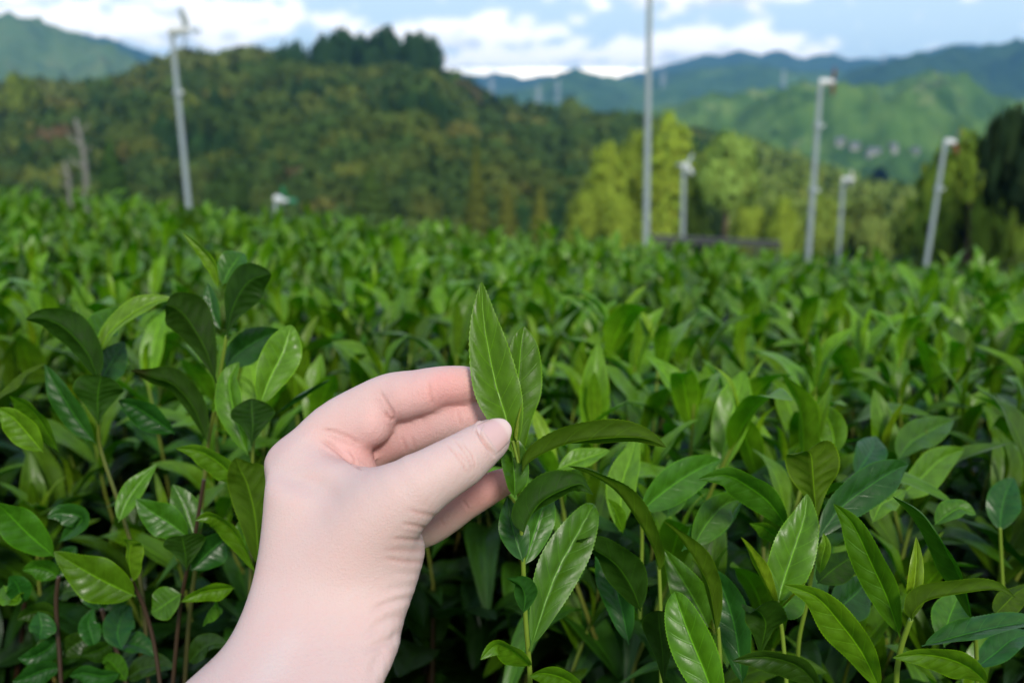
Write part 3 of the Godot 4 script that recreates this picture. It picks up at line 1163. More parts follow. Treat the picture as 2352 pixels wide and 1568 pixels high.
	hs(t, [[1470, 1420], [1475, 1250], [1472, 1178]], 0.52, 0.505, 1.6, 1.1, GREEN_STEM, GREEN_STEM)
	hl(t, [[1472, 1177], [1510, 1141], [1566, 1100], [1619, 1070], [1657, 1055]], 0.5, 0.53, 94, 12, 0.25, MID, {"teeth": 32.0})
	hl(t, [[1424, 1220], [1426, 1168], [1431, 1104], [1450, 1048], [1469, 980]], 0.51, 0.55, 79, -8, 0.4, LIGHT, {"teeth": 28.0})
	hl(t, [[1431, 1224], [1420, 1190], [1411, 1168], [1396, 1145]], 0.49, 0.48, 40, 30, 0.6, YOUNG, {"teeth": 14.0})
	hl(t, [[1281, 1078], [1319, 1062], [1360, 1048], [1401, 1034]], 0.5, 0.51, 56, -25, 0.5, LIGHT, {"teeth": 20.0})
	hl(t, [[1532, 1190], [1540, 1149], [1546, 1104], [1540, 1055]], 0.53, 0.55, 83, 0, 0.25, MID, {"teeth": 20.0})
	hl(t, [[1566, 1265], [1622, 1205], [1679, 1156], [1709, 1141]], 0.47, 0.5, 83, 25, 0.3, DEEP, {"teeth": 28.0})
	t = hero("tea shoot with an upright wavy leaf and a yellowish folded bud leaf")
	hs(t, [[1812, 1640], [1800, 1480], [1790, 1400], [1786, 1380]], 0.43, 0.42, 1.6, 1, GREEN_STEM, GREEN_STEM)
	hl(t, [[1788, 1385], [1799, 1340], [1825, 1261], [1848, 1190], [1855, 1134]], 0.42, 0.43, 106, 4, 0.3, YOUNG, {"nl": 80, "nw": 8, "teeth": 36.0, "bump": 0.015, "wave": 0.045})
	hl(t, [[1788, 1396], [1758, 1336], [1731, 1280], [1702, 1233]], 0.418, 0.405, 42, 140, 0.9, LIME, {"teeth": 30.0, "nl": 60})
	hl(t, [[1793, 1394], [1818, 1366], [1851, 1336]], 0.418, 0.41, 14, 60, 0.9, LIME, {"teeth": 0.0})
	hl(t, [[1788, 1400], [1806, 1389], [1825, 1359], [1836, 1329]], 0.425, 0.44, 81, 30, 0.4, MID)
	hl(t, [[1742, 1512], [1754, 1468], [1759, 1430], [1742, 1404], [1724, 1408]], 0.405, 0.395, 115, 172, 0.5, DARK, {"blunt": 1.5, "teeth": 28.0, "wave": 0.08})
	hl(t, [[1881, 1580], [1836, 1531], [1761, 1509], [1682, 1517]], 0.39, 0.385, 83, -42, 0.45, DARK, {"teeth": 34.0, "nl": 70})
	t = hero("tea shoot with a cupped leaf seen from below, rising above its neighbours")
	hs(t, [[1832, 1558], [1836, 1468], [1855, 1378], [1870, 1280], [1879, 1205]], 0.47, 0.432, 1.7, 1.2, GREEN_STEM, GREEN_STEM)
	hl(t, [[1879, 1205], [1872, 1141], [1868, 1092], [1864, 1048], [1855, 1036]], 0.432, 0.425, 135, 176, 0.62, OLIVE, {"nl": 70, "nw": 7, "teeth": 34.0, "blunt": 1.45, "wave": 0.08, "bump": 0.018})
	hl(t, [[1878, 1239], [1930, 1168], [2005, 1111], [2054, 1081], [2088, 1066]], 0.45, 0.475, 95, 14, 0.22, DEEP, {"nl": 70, "teeth": 34.0})
	hl(t, [[1883, 1318], [1889, 1280], [1896, 1250], [1892, 1224]], 0.44, 0.44, 36, 0, 0.6, LIGHT, {"teeth": 0.0})
	hl(t, [[1878, 1340], [1911, 1310], [1949, 1284], [1982, 1265]], 0.45, 0.46, 81, 165, 0.4, DARK, {"teeth": 20.0})
	hl(t, [[1814, 1220], [1769, 1156], [1716, 1115], [1668, 1092], [1604, 1100]], 0.455, 0.44, 86, -28, 0.35, MID, {"nl": 70, "teeth": 36.0})
	hl(t, [[1592, 1258], [1622, 1205], [1664, 1160], [1705, 1145]], 0.47, 0.49, 86, 20, 0.3, MID, {"teeth": 26.0})
	hl(t, [[1802, 1250], [1772, 1224], [1750, 1209], [1722, 1201]], 0.46, 0.45, 46, -30, 0.4, YOUNG, {"teeth": 14.0})
	hl(t, [[2005, 1201], [2024, 1160], [2050, 1145], [2080, 1126]], 0.5, 0.52, 60, 0, 0.3, LIGHT)
	t = hero("tea shoot with a long glossy leaf and an upright lime bud at the lower right")
	hs(t, [[2059, 1618], [2061, 1542], [2072, 1482], [2093, 1422]], 0.415, 0.4, 2, 1.3, GREEN_STEM, GREEN_STEM)
	hl(t, [[2069, 1464], [2039, 1374], [2005, 1299], [1960, 1205], [1915, 1156]], 0.41, 0.405, 88, -22, 0.36, YOUNG, {"nl": 84, "nw": 8, "teeth": 44.0, "bump": 0.012})
	hl(t, [[2093, 1404], [2097, 1366], [2103, 1318], [2106, 1272], [2105, 1232]], 0.4, 0.402, 42, 10, 0.75, LIME, {"nl": 60, "nw": 6, "teeth": 30.0})
	hl(t, [[2095, 1426], [2102, 1404], [2136, 1378], [2211, 1363], [2286, 1355], [2334, 1374]], 0.398, 0.385, 79, -122, 1, OLIVE, {"nl": 76, "nw": 7, "teeth": 40.0})
	hl(t, [[2024, 1588], [1982, 1501], [1930, 1430], [1874, 1370], [1801, 1342]], 0.41, 0.395, 94, -24, 0.34, YOUNG, {"nl": 84, "nw": 8, "teeth": 44.0, "bump": 0.014})
	hl(t, [[1900, 1430], [1938, 1389], [1971, 1359], [2009, 1318]], 0.46, 0.48, 108, 20, 0.25, DEEP, {"teeth": 26.0, "tip": Color(0.09, 0.06, 0.02)})
	t = hero("tea shoot with a tall leaf bent over to the upper left at the right side")
	hs(t, [[2245, 1565], [2243, 1486], [2236, 1422]], 0.44, 0.42, 1.7, 1.1, GREEN_STEM, GREEN_STEM)
	hl(t, [[2234, 1430], [2213, 1340], [2178, 1265], [2121, 1179], [2051, 1139]], 0.42, 0.405, 85, -58, 0.7, MID, {"nl": 80, "nw": 7, "teeth": 42.0})
	hl(t, [[2118, 1484], [2192, 1464], [2268, 1445], [2352, 1430], [2418, 1422]], 0.405, 0.42, 83, -48, 0.4, DEEP, {"nl": 80, "nw": 7, "teeth": 44.0})
	hl(t, [[2268, 1569], [2230, 1535], [2178, 1512], [2118, 1503], [2051, 1510]], 0.39, 0.38, 83, -38, 0.38, YOUNG, {"nl": 80, "nw": 8, "teeth": 44.0, "bump": 0.014})
	hl(t, [[2241, 1535], [2286, 1501], [2328, 1468], [2380, 1452]], 0.43, 0.45, 72, -20, 0.3, DEEP, {"teeth": 24.0})
	hl(t, [[2170, 1486], [2178, 1430], [2192, 1392], [2215, 1340]], 0.46, 0.48, 86, 0, 0.25, MID, {"teeth": 24.0})
	hl(t, [[2286, 1411], [2312, 1385], [2339, 1359], [2372, 1340]], 0.44, 0.45, 63, 160, 0.5, OLIVE, {"teeth": 20.0})
	t = hero("tea shoot with broad dim leaves near the right edge of the field's front")
	hs(t, [[2305, 1355], [2301, 1280], [2298, 1212]], 0.56, 0.55, 1.7, 1.1, GREEN_STEM, GREEN_STEM)
	hl(t, [[2298, 1220], [2301, 1175], [2312, 1130], [2331, 1098]], 0.55, 0.57, 81, 10, 0.3, DEEP, {"teeth": 22.0})
	hl(t, [[2148, 1205], [2178, 1182], [2208, 1168], [2243, 1182]], 0.5, 0.5, 63, -40, 0.35, MID, {"teeth": 22.0})
	hl(t, [[2061, 1141], [2110, 1104], [2162, 1055], [2217, 1031]], 0.56, 0.6, 83, 15, 0.3, LIGHT, {"teeth": 26.0})
	hl(t, [[2063, 1055], [2095, 1014], [2148, 984], [2192, 965]], 0.6, 0.64, 81, -10, 0.35, MID, {"teeth": 26.0})
	hl(t, [[1915, 1048], [1915, 1002], [1900, 958], [1870, 928]], 0.58, 0.6, 76, -10, 0.3, LIGHT, {"teeth": 26.0})
	hl(t, [[1964, 1092], [1990, 1055], [2005, 1029], [2012, 1002]], 0.56, 0.6, 81, 5, 0.3, DEEP, {"teeth": 26.0})
	t = hero("tall tea shoot at the left with a pale narrow leaf on top")
	hs(t, [[415, 1703], [432, 1439], [453, 1263], [475, 1038], [492, 940], [503, 870], [520, 771]], 0.58, 0.525, 2.2, 1.2, BROWN_STEM, GREEN_STEM)
	hl(t, [[501, 662], [492, 610], [461, 569], [418, 533]], 0.525, 0.515, 40, -40, 0.8, LIGHT, {"teeth": 24.0})
	hl(t, [[510, 655], [527, 620], [545, 595], [559, 582]], 0.535, 0.55, 70, -15, 0.4, MID, {"teeth": 18.0})
	hl(t, [[520, 778], [531, 715], [555, 666], [580, 641], [622, 629]], 0.522, 0.515, 101, 165, 0.6, DARK, {"nl": 70, "nw": 6, "teeth": 26.0, "blunt": 1.25, "wave": 0.06})
	hl(t, [[506, 757], [490, 719], [483, 683], [476, 650]], 0.535, 0.54, 42, -20, 0.4, DEEP, {"teeth": 14.0})
	hl(t, [[496, 880], [471, 803], [432, 736], [404, 708], [380, 701]], 0.525, 0.512, 112, 162, 0.55, DARK, {"nl": 70, "nw": 6, "teeth": 28.0, "blunt": 1.25, "wave": 0.06})
	hl(t, [[475, 1014], [443, 936], [397, 884], [345, 866], [299, 851]], 0.535, 0.52, 76, 140, 0.65, DARK, {"teeth": 24.0, "tip": Color(0.12, 0.045, 0.022)})
	hl(t, [[487, 947], [496, 929], [506, 912], [513, 898]], 0.53, 0.53, 26, 20, 0.6, LIGHT, {"teeth": 0.0})
	t = hero("tea shoot at the far left with leaves spread like a propeller")
	hs(t, [[345, 1703], [327, 1369], [281, 1186], [232, 1038], [225, 972], [227, 870], [229, 806]], 0.57, 0.53, 2, 1.1, BROWN_STEM, GREEN_STEM)
	hl(t, [[225, 817], [253, 761], [316, 711], [359, 692], [398, 686]], 0.53, 0.535, 59, -42, 0.5, LIGHT, {"teeth": 28.0, "nl": 60})
	hl(t, [[225, 806], [225, 771], [246, 736], [278, 705]], 0.54, 0.56, 81, 0, 0.35, MID, {"teeth": 20.0})
	hl(t, [[225, 873], [200, 813], [151, 757], [102, 733], [58, 733]], 0.525, 0.51, 90, 150, 0.6, DARK, {"nl": 70, "nw": 6, "teeth": 30.0, "wave": 0.06})
	hl(t, [[229, 891], [243, 852], [264, 817], [285, 785]], 0.54, 0.56, 77, 8, 0.25, DEEP, {"teeth": 22.0})
	hl(t, [[225, 975], [223, 929], [225, 894], [232, 863]], 0.525, 0.52, 119, 178, 0.55, DARK, {"blunt": 1.45, "teeth": 22.0, "wave": 0.09})
	hl(t, [[218, 1017], [176, 961], [134, 894], [102, 836]], 0.54, 0.535, 67, -30, 0.3, DEEP, {"teeth": 24.0})
	hl(t, [[134, 1038], [91, 965], [56, 926], [21, 908]], 0.53, 0.51, 68, -50, 0.4, YOUNG, {"teeth": 24.0})
	hl(t, [[98, 1038], [63, 996], [28, 958], [-7, 936]], 0.51, 0.5, 77, -28, 0.4, LIGHT, {"teeth": 24.0})
	hl(t, [[-28, 929], [14, 887], [56, 852], [102, 833]], 0.56, 0.57, 63, 100, 0.6, OLIVE, {"teeth": 20.0})
	hl(t, [[401, 996], [352, 961], [309, 933], [271, 919]], 0.55, 0.54, 74, -30, 0.35, DEEP, {"teeth": 20.0})
	t = hero("tea shoot close to the hand's knuckle with a bright glossy upright leaf")
	hs(t, [[562, 1703], [573, 1369], [580, 1158], [580, 1038], [591, 940]], 0.53, 0.505, 1.8, 1, BROWN_STEM, GREEN_STEM)
	hl(t, [[594, 936], [619, 870], [647, 813], [661, 771], [669, 746]], 0.505, 0.515, 94, 2, 0.3, LIGHT, {"nl": 76, "nw": 7, "teeth": 34.0, "bump": 0.014})
	hl(t, [[569, 1045], [538, 947], [527, 877], [548, 831]], 0.515, 0.53, 79, -35, 0.4, YOUNG, {"teeth": 26.0})
	hl(t, [[577, 1024], [580, 975], [578, 943], [577, 915]], 0.497, 0.5, 112, 175, 0.6, DARK, {"nl": 60, "nw": 7, "blunt": 1.4, "teeth": 24.0})
	hl(t, [[517, 845], [548, 810], [598, 778], [647, 759]], 0.545, 0.57, 83, 15, 0.2, DEEP, {"teeth": 26.0})
	hl(t, [[633, 951], [678, 912], [721, 887], [758, 871]], 0.53, 0.54, 36, 70, 0.5, DEEP, {"teeth": 14.0})
	hl(t, [[540, 1117], [529, 1089], [494, 1056], [451, 1034], [402, 1029]], 0.5, 0.485, 72, -40, 0.4, LIGHT, {"nl": 70, "teeth": 30.0})
	hl(t, [[594, 1310], [586, 1192], [568, 1115], [551, 1078], [541, 1051]], 0.49, 0.48, 108, 168, 0.5, OLIVE, {"nl": 76, "nw": 7, "teeth": 34.0, "bump": 0.016})
	t = hero("low tea shoot at the lower left with one large glossy leaf")
	hs(t, [[380, 1679], [356, 1495], [331, 1397], [309, 1350], [302, 1330]], 0.53, 0.51, 1.9, 1.3, BROWN_STEM, BROWN_STEM)
	hl(t, [[311, 1369], [249, 1340], [188, 1307], [123, 1266]], 0.51, 0.495, 108, -18, 0.25, YOUNG, {"nl": 76, "nw": 7, "teeth": 34.0, "bump": 0.014})
	hl(t, [[304, 1337], [296, 1297], [299, 1256], [322, 1246]], 0.51, 0.495, 67, 150, 0.7, LIGHT, {"teeth": 18.0})
	hl(t, [[124, 1278], [67, 1229], [20, 1182], [-7, 1155]], 0.52, 0.5, 86, -10, 0.3, MID, {"teeth": 26.0})
	hl(t, [[416, 1364], [390, 1380], [366, 1397], [346, 1407]], 0.52, 0.52, 83, 20, 0.3, MID, {"teeth": 24.0})
	hl(t, [[134, 1246], [188, 1192], [141, 1179], [107, 1189]], 0.53, 0.52, 60, -50, 0.4, DEEP)
	t = hero("tea shoot beside the wrist with dark cupped leaves on a brown twig")
	hs(t, [[386, 1679], [400, 1525], [413, 1394], [427, 1317], [447, 1229], [467, 1102]], 0.55, 0.51, 2, 1.2, BROWN_STEM, BROWN_STEM)
	hl(t, [[433, 1234], [390, 1202], [349, 1176], [311, 1146]], 0.515, 0.51, 83, -14, 0.25, MID, {"teeth": 26.0})
	hl(t, [[447, 1236], [433, 1199], [416, 1152], [396, 1112]], 0.525, 0.53, 76, 10, 0.3, MID, {"teeth": 24.0})
	hl(t, [[428, 1310], [425, 1273], [420, 1246], [416, 1230]], 0.5, 0.495, 101, 172, 0.5, DARK, {"blunt": 1.4, "teeth": 20.0})
	hl(t, [[440, 1310], [470, 1276], [504, 1246], [531, 1229]], 0.51, 0.52, 83, 20, 0.3, DEEP, {"teeth": 20.0})
	hl(t, [[589, 1320], [551, 1243], [517, 1199], [484, 1184], [448, 1195]], 0.49, 0.48, 70, -55, 0.5, YOUNG, {"teeth": 28.0, "nl": 60})
	hl(t, [[537, 1350], [504, 1352], [460, 1360], [414, 1382]], 0.5, 0.49, 56, -40, 0.5, YOUNG, {"teeth": 22.0})
	hl(t, [[564, 1270], [561, 1239], [558, 1216], [554, 1189]], 0.52, 0.52, 63, 0, 0.3, YOUNG, {"teeth": 0.0})
	hl(t, [[272, 1199], [292, 1152], [322, 1108], [361, 1066]], 0.53, 0.54, 56, -20, 0.4, YOUNG, {"teeth": 18.0})
	hl(t, [[279, 1491], [269, 1454], [279, 1417], [302, 1391]], 0.54, 0.56, 76, 5, 0.3, DEEP, {"teeth": 20.0})
	hl(t, [[87, 1404], [94, 1438], [91, 1458], [89, 1468]], 0.54, 0.53, 63, -10, 0.3, DEEP, {"teeth": 20.0})
	t = hero("red brown tea twig with dark leaves near the bottom left of the wrist")
	hs(t, [[312, 1679], [285, 1555], [265, 1488], [245, 1438], [232, 1397]], 0.56, 0.55, 2.1, 1.6, BROWN_STEM, BROWN_STEM)
	hl(t, [[218, 1491], [208, 1454], [202, 1428], [215, 1397]], 0.55, 0.55, 51, 0, 0.3, DEEP, {"teeth": 18.0})
	hl(t, [[111, 1532], [111, 1505], [114, 1481], [134, 1464]], 0.55, 0.55, 68, 0, 0.3, DARK, {"teeth": 18.0})
	hl(t, [[433, 1522], [457, 1495], [487, 1478], [524, 1481]], 0.53, 0.52, 60, -30, 0.3, DARK, {"teeth": 18.0})
	hl(t, [[464, 1438], [477, 1407], [494, 1391], [507, 1411]], 0.53, 0.52, 60, 150, 0.5, MID, {"teeth": 18.0})
	hl(t, [[232, 1401], [215, 1370], [202, 1337], [198, 1307]], 0.56, 0.56, 57, -10, 0.3, DEEP, {"teeth": 20.0})
	hl(t, [[232, 1402], [255, 1380], [275, 1354], [285, 1327]], 0.56, 0.57, 60, 15, 0.3, DEEP, {"teeth": 20.0, "tip": Color(0.10, 0.05, 0.02)})
	hl(t, [[255, 1475], [235, 1488], [208, 1498], [181, 1505]], 0.555, 0.55, 60, -40, 0.3, DARK, {"teeth": 20.0})
	hl(t, [[262, 1481], [296, 1478], [329, 1488], [356, 1508]], 0.555, 0.55, 60, -35, 0.3, DEEP, {"teeth": 20.0})
	hl(t, [[289, 1558], [322, 1538], [363, 1528], [403, 1535]], 0.56, 0.55, 64, -30, 0.3, DARK, {"teeth": 20.0})
	hl(t, [[275, 1545], [235, 1552], [188, 1545], [158, 1552]], 0.55, 0.545, 60, -40, 0.3, DEEP, {"teeth": 20.0})
	hl(t, [[289, 1565], [269, 1538], [249, 1518], [235, 1525]], 0.555, 0.55, 50, 150, 0.4, MID, {"teeth": 20.0})
	t = hero("leftmost red brown tea twig with dark leaves at the bottom left corner")
	hs(t, [[144, 1679], [136, 1511], [129, 1421], [128, 1370], [134, 1323]], 0.55, 0.54, 2.1, 1.5, BROWN_STEM, BROWN_STEM)
	hl(t, [[50, 1387], [44, 1357], [34, 1337], [20, 1323]], 0.53, 0.52, 58, -5, 0.3, DEEP, {"teeth": 18.0})
	hl(t, [[7, 1344], [20, 1370], [37, 1380], [50, 1377]], 0.53, 0.52, 60, -30, 0.3, YOUNG, {"teeth": 18.0})
	hl(t, [[134, 1325], [148, 1297], [158, 1273], [175, 1256]], 0.55, 0.56, 60, 10, 0.3, DEEP, {"teeth": 20.0})
	hl(t, [[133, 1327], [111, 1310], [81, 1303], [50, 1310]], 0.55, 0.545, 60, -30, 0.3, MID, {"teeth": 20.0})
	hl(t, [[131, 1421], [101, 1404], [67, 1407], [37, 1424]], 0.55, 0.54, 60, -35, 0.3, DARK, {"teeth": 20.0})
	hl(t, [[134, 1458], [111, 1488], [74, 1508], [40, 1511]], 0.55, 0.54, 64, -30, 0.3, DEEP, {"teeth": 20.0})
	hl(t, [[138, 1511], [161, 1488], [188, 1471], [215, 1468]], 0.555, 0.56, 60, 10, 0.3, DARK, {"teeth": 20.0})
	hl(t, [[139, 1532], [101, 1538], [60, 1555], [27, 1565]], 0.55, 0.54, 64, -30, 0.3, DEEP, {"teeth": 20.0})
	hl(t, [[129, 1377], [148, 1360], [168, 1357], [188, 1364]], 0.55, 0.55, 50, -20, 0.3, DARK, {"teeth": 20.0})

# ---------------------------------------------------------------- land, far to near
func sil(list: Array, u: float) -> float:
	for i in list.size() - 1:
		if u <= list[i + 1][0]:
			var t := clampf((u - list[i][0]) / (list[i + 1][0] - list[i][0]), 0.0, 1.0)
			var a: float = list[maxi(i - 1, 0)][1]
			var d: float = list[mini(i + 2, list.size() - 1)][1]
			return lerpf(cubic_interpolate(list[i][1], list[i + 1][1], a, d, t), lerpf(list[i][1], list[i + 1][1], t), 0.5)
	return list[-1][1]

# tile-able cover pictures: patches of wood in several greens
func cover_picture(cols: Array, seed_: int, freq: float) -> NoiseTexture2D:
	var t := NoiseTexture2D.new()
	t.width = 512
	t.height = 512
	t.seamless = true
	t.noise = FastNoiseLite.new()
	t.noise.seed = seed_
	t.noise.frequency = freq
	t.noise.fractal_octaves = 6
	t.noise.fractal_gain = 0.62
	var g := Gradient.new()
	g.offsets = PackedFloat32Array([0.2, 0.4, 0.55, 0.7, 0.85])
	g.colors = PackedColorArray(cols.map(func(c): return Color(c[0], c[1], c[2]).linear_to_srgb()))
	t.color_ramp = g
	return t

func cover_mat(cols: Array, seed_: int, metres: float, freq := 0.012) -> StandardMaterial3D:
	var m := StandardMaterial3D.new()
	m.albedo_texture = cover_picture(cols, seed_, freq)
	m.uv1_triplanar = true
	m.uv1_world_triplanar = true
	m.uv1_scale = Vector3.ONE / metres
	m.roughness = 0.95
	m.metallic_specular = 0.15
	return m

var ridge_at := {}

# A range of hills: crest where its outline is seen, sloping down towards us and away behind.
func ridge(called: String, label: String, outline: Array, d_top: float, d_foot: float, v_foot: float, mat: Material, rough: float, seed_: int, nu := 150, ns := 26) -> void:
	var n := FastNoiseLite.new()
	n.seed = seed_
	n.frequency = 1.0
	n.fractal_octaves = 5
	var verts := PackedVector3Array()
	var idx := PackedInt32Array()
	var u0: float = outline[0][0]
	var u1: float = outline[-1][0]
	var size := d_top * 0.08
	for i in nu + 1:
		var u := lerpf(u0, u1, float(i) / nu)
		var v := sil(outline, u)
		for j in ns + 9:
			var s := float(j) / ns
			var p: Vector3
			if s <= 1.0:
				var d := lerpf(d_foot, d_top, s)
				var foot := seen_at(u, v_foot, d_foot)
				var top := seen_at(u, v, d_top)
				p = foot.lerp(top, s)
				p.y = lerpf(foot.y, top.y, pow(s, 1.15))
				var k := sin(PI * minf(s * 0.93, 1.0))
				p.y += n.get_noise_2d(p.x / size * 0.5, p.z / size * 0.5) * rough * 2.2 * k
				p.y += n.get_noise_2d(p.x / size * 3.0, p.z / size * 3.0) * rough * 0.5
			else:
				var top := seen_at(u, v, d_top)
				var o := (s - 1.0) * ns / 8.0
				p = top + (top - EYE) * Vector3(1, 0, 1) * o * 0.35
				p.y = top.y - o * o * (top.y + 60.0) + n.get_noise_2d(p.x / size, p.z / size) * rough * 0.5
			verts.append(p)
	var row := ns + 9
	for i in nu:
		for j in row - 1:
			var q := i * row + j
			idx.append_array(PackedInt32Array([q, q + 1, q + row, q + 1, q + row + 1, q + row]))
	ridge_at[seed_] = [verts, row, nu, u0, u1]
	var o := put(called, smooth_mesh(verts, idx), mat, self)
	tag(o, label, "hill" if called.begins_with("hill") else "mountain", "", "structure")

# the place on a range that is seen at (u, v)
func on_ridge(seed_: int, u: float, v: float) -> Vector3:
	var a: Array = ridge_at[seed_]
	var verts: PackedVector3Array = a[0]
	var i := clampi(roundi((u - a[3]) / (a[4] - a[3]) * a[2]), 0, a[2])
	var inv := cam_basis.inverse()
	var best := Vector3.ZERO
	var miss := 1e9
	for j in int(a[1]) - 9:
		for k in 8:
			var p := verts[i * a[1] + j].lerp(verts[i * a[1] + j + 1], k / 8.0)
			var q := inv * (p - EYE)
			var dv := absf(784.0 + FOCAL * q.y / q.z - v)
			if dv < miss:
				miss = dv
				best = p
	return best

func ground_y(d: float, x := 0.0) -> float:
	var y := 0.0
	if d < 5.0: y = -0.02 * d
	elif d < 20.0: y = -0.1 - (d - 5.0) * 0.155
	else: y = -2.43 - (d - 20.0) * 0.142
	if d > 65.0: y = -8.8 - (d - 65.0) * 0.13
	if d > 200.0: y = maxf(-26.3 - (d - 200.0) * 0.06, -45.0)
	return y - 0.02 * clampf(x, -30.0, 30.0) * clampf((d - 4.0) / 20.0, 0.0, 1.0)

func build_land() -> void:
	var grass := cover_mat([[0.05, 0.055, 0.016], [0.05, 0.085, 0.018], [0.075, 0.12, 0.022], [0.10, 0.13, 0.03], [0.13, 0.12, 0.05]], 3, 7.0)
	var verts := PackedVector3Array()
	var idx := PackedInt32Array()
	var zs := []
	var z := -30.0
	while z < 6200.0:
		zs.append(z)
		z += 1.5 if z < 30.0 else (z * 0.06)
	for zz in zs:
		for i in 61:
			var a := (i - 30) / 30.0
			var x: float = signf(a) * a * a * (60.0 + maxf(zz, 0.0) * 0.75)
			verts.append(Vector3(x, ground_y(maxf(zz, 0.0), x), -zz))
	for i in zs.size() - 1:
		for j in 60:
			var q := i * 61 + j
			idx.append_array(PackedInt32Array([q, q + 61, q + 1, q + 1, q + 61, q + 62]))
	var g := put("ground", smooth_mesh(verts, idx), grass, self)
	tag(g, "sloping ground under the tea field and down into the valley", "ground", "", "structure")
	var far_wood := [[0.018, 0.042, 0.012], [0.028, 0.065, 0.016], [0.042, 0.09, 0.02], [0.06, 0.115, 0.025], [0.09, 0.14, 0.03]]
	var dark_or_clouded_wood := [[0.012, 0.032, 0.014], [0.018, 0.045, 0.016], [0.026, 0.06, 0.02], [0.034, 0.072, 0.022], [0.045, 0.08, 0.022]]
	var hazed_wood := [[0.05, 0.09, 0.03], [0.07, 0.12, 0.035], [0.09, 0.14, 0.045], [0.11, 0.15, 0.05], [0.14, 0.16, 0.06]]  # lightened greens that put haze into the far left mountain's colour
	var fields := [[0.022, 0.056, 0.018], [0.048, 0.105, 0.024], [0.08, 0.15, 0.034], [0.11, 0.18, 0.042], [0.19, 0.2, 0.09]]
	ridge("mountain", "farthest blue mountain ridge behind the poles", [[850, 200], [1030, 170], [1100, 174], [1150, 171], [1200, 177], [1300, 176], [1400, 181], [1450, 170], [1520, 153], [1570, 140], [1620, 123], [1650, 130], [1700, 120], [1750, 127], [1785, 117], [1830, 128], [1860, 131], [1890, 120], [1940, 128], [2000, 131], [2100, 126], [2200, 104], [2420, 100]], 2500, 1900, 250, cover_mat(dark_or_clouded_wood, 8, 900.0), 18, 2)
	ridge("mountain", "small dark blue ridge at the far left beside the green mountain", [[120, 110], [200, 80], [255, 92], [300, 112], [350, 130], [430, 165], [560, 230]], 2000, 1600, 260, cover_mat(dark_or_clouded_wood, 9, 800.0), 25, 4, 60)
	ridge("mountain", "teal wooded mountain in the middle distance with a rounded knoll", [[960, 245], [1080, 222], [1180, 208], [1260, 180], [1320, 162], [1375, 180], [1440, 190], [1520, 178], [1620, 158], [1720, 148], [1800, 157], [1900, 162], [1980, 168], [2100, 190], [2300, 200]], 1750, 1250, 285, cover_mat(far_wood, 12, 700.0), 18, 6)
	ridge("mountain", "hazy green mountain at the far left", [[-2600, 200], [-1900, 90], [-1300, 130], [-800, 40], [-320, 70], [-120, 48], [0, 44], [60, 52], [120, 60], [180, 76], [240, 97], [300, 132], [380, 166], [520, 240]], 1350, 850, 330, cover_mat(hazed_wood, 15, 500.0), 30, 8, 240)
	ridge("mountain", "dark blue wooded mountain shoulder at the far right, cloud shadow in its colour", [[1780, 245], [1850, 215], [1930, 180], [2000, 160], [2080, 135], [2150, 110], [2200, 99], [2250, 102], [2300, 98], [2352, 91], [2500, 70], [2700, 60], [3200, 110], [3700, 50], [4300, 120], [5000, 200]], 1500, 1100, 300, cover_mat(dark_or_clouded_wood, 18, 600.0), 28, 10, 260)  # darker greens put a cloud shadow into this shoulder's colour
	ridge("hill", "bright green wooded hills behind the village on the right", [[1380, 300], [1480, 268], [1560, 250], [1660, 234], [1720, 216], [1800, 204], [1880, 190], [1960, 198], [2050, 190], [2120, 172], [2200, 182], [2260, 214], [2310, 250], [2420, 262], [2600, 230], [3000, 190], [3500, 250], [4200, 210], [4900, 300]], 680, 350, 415, cover_mat(fields, 21, 320.0), 17, 12, 330)

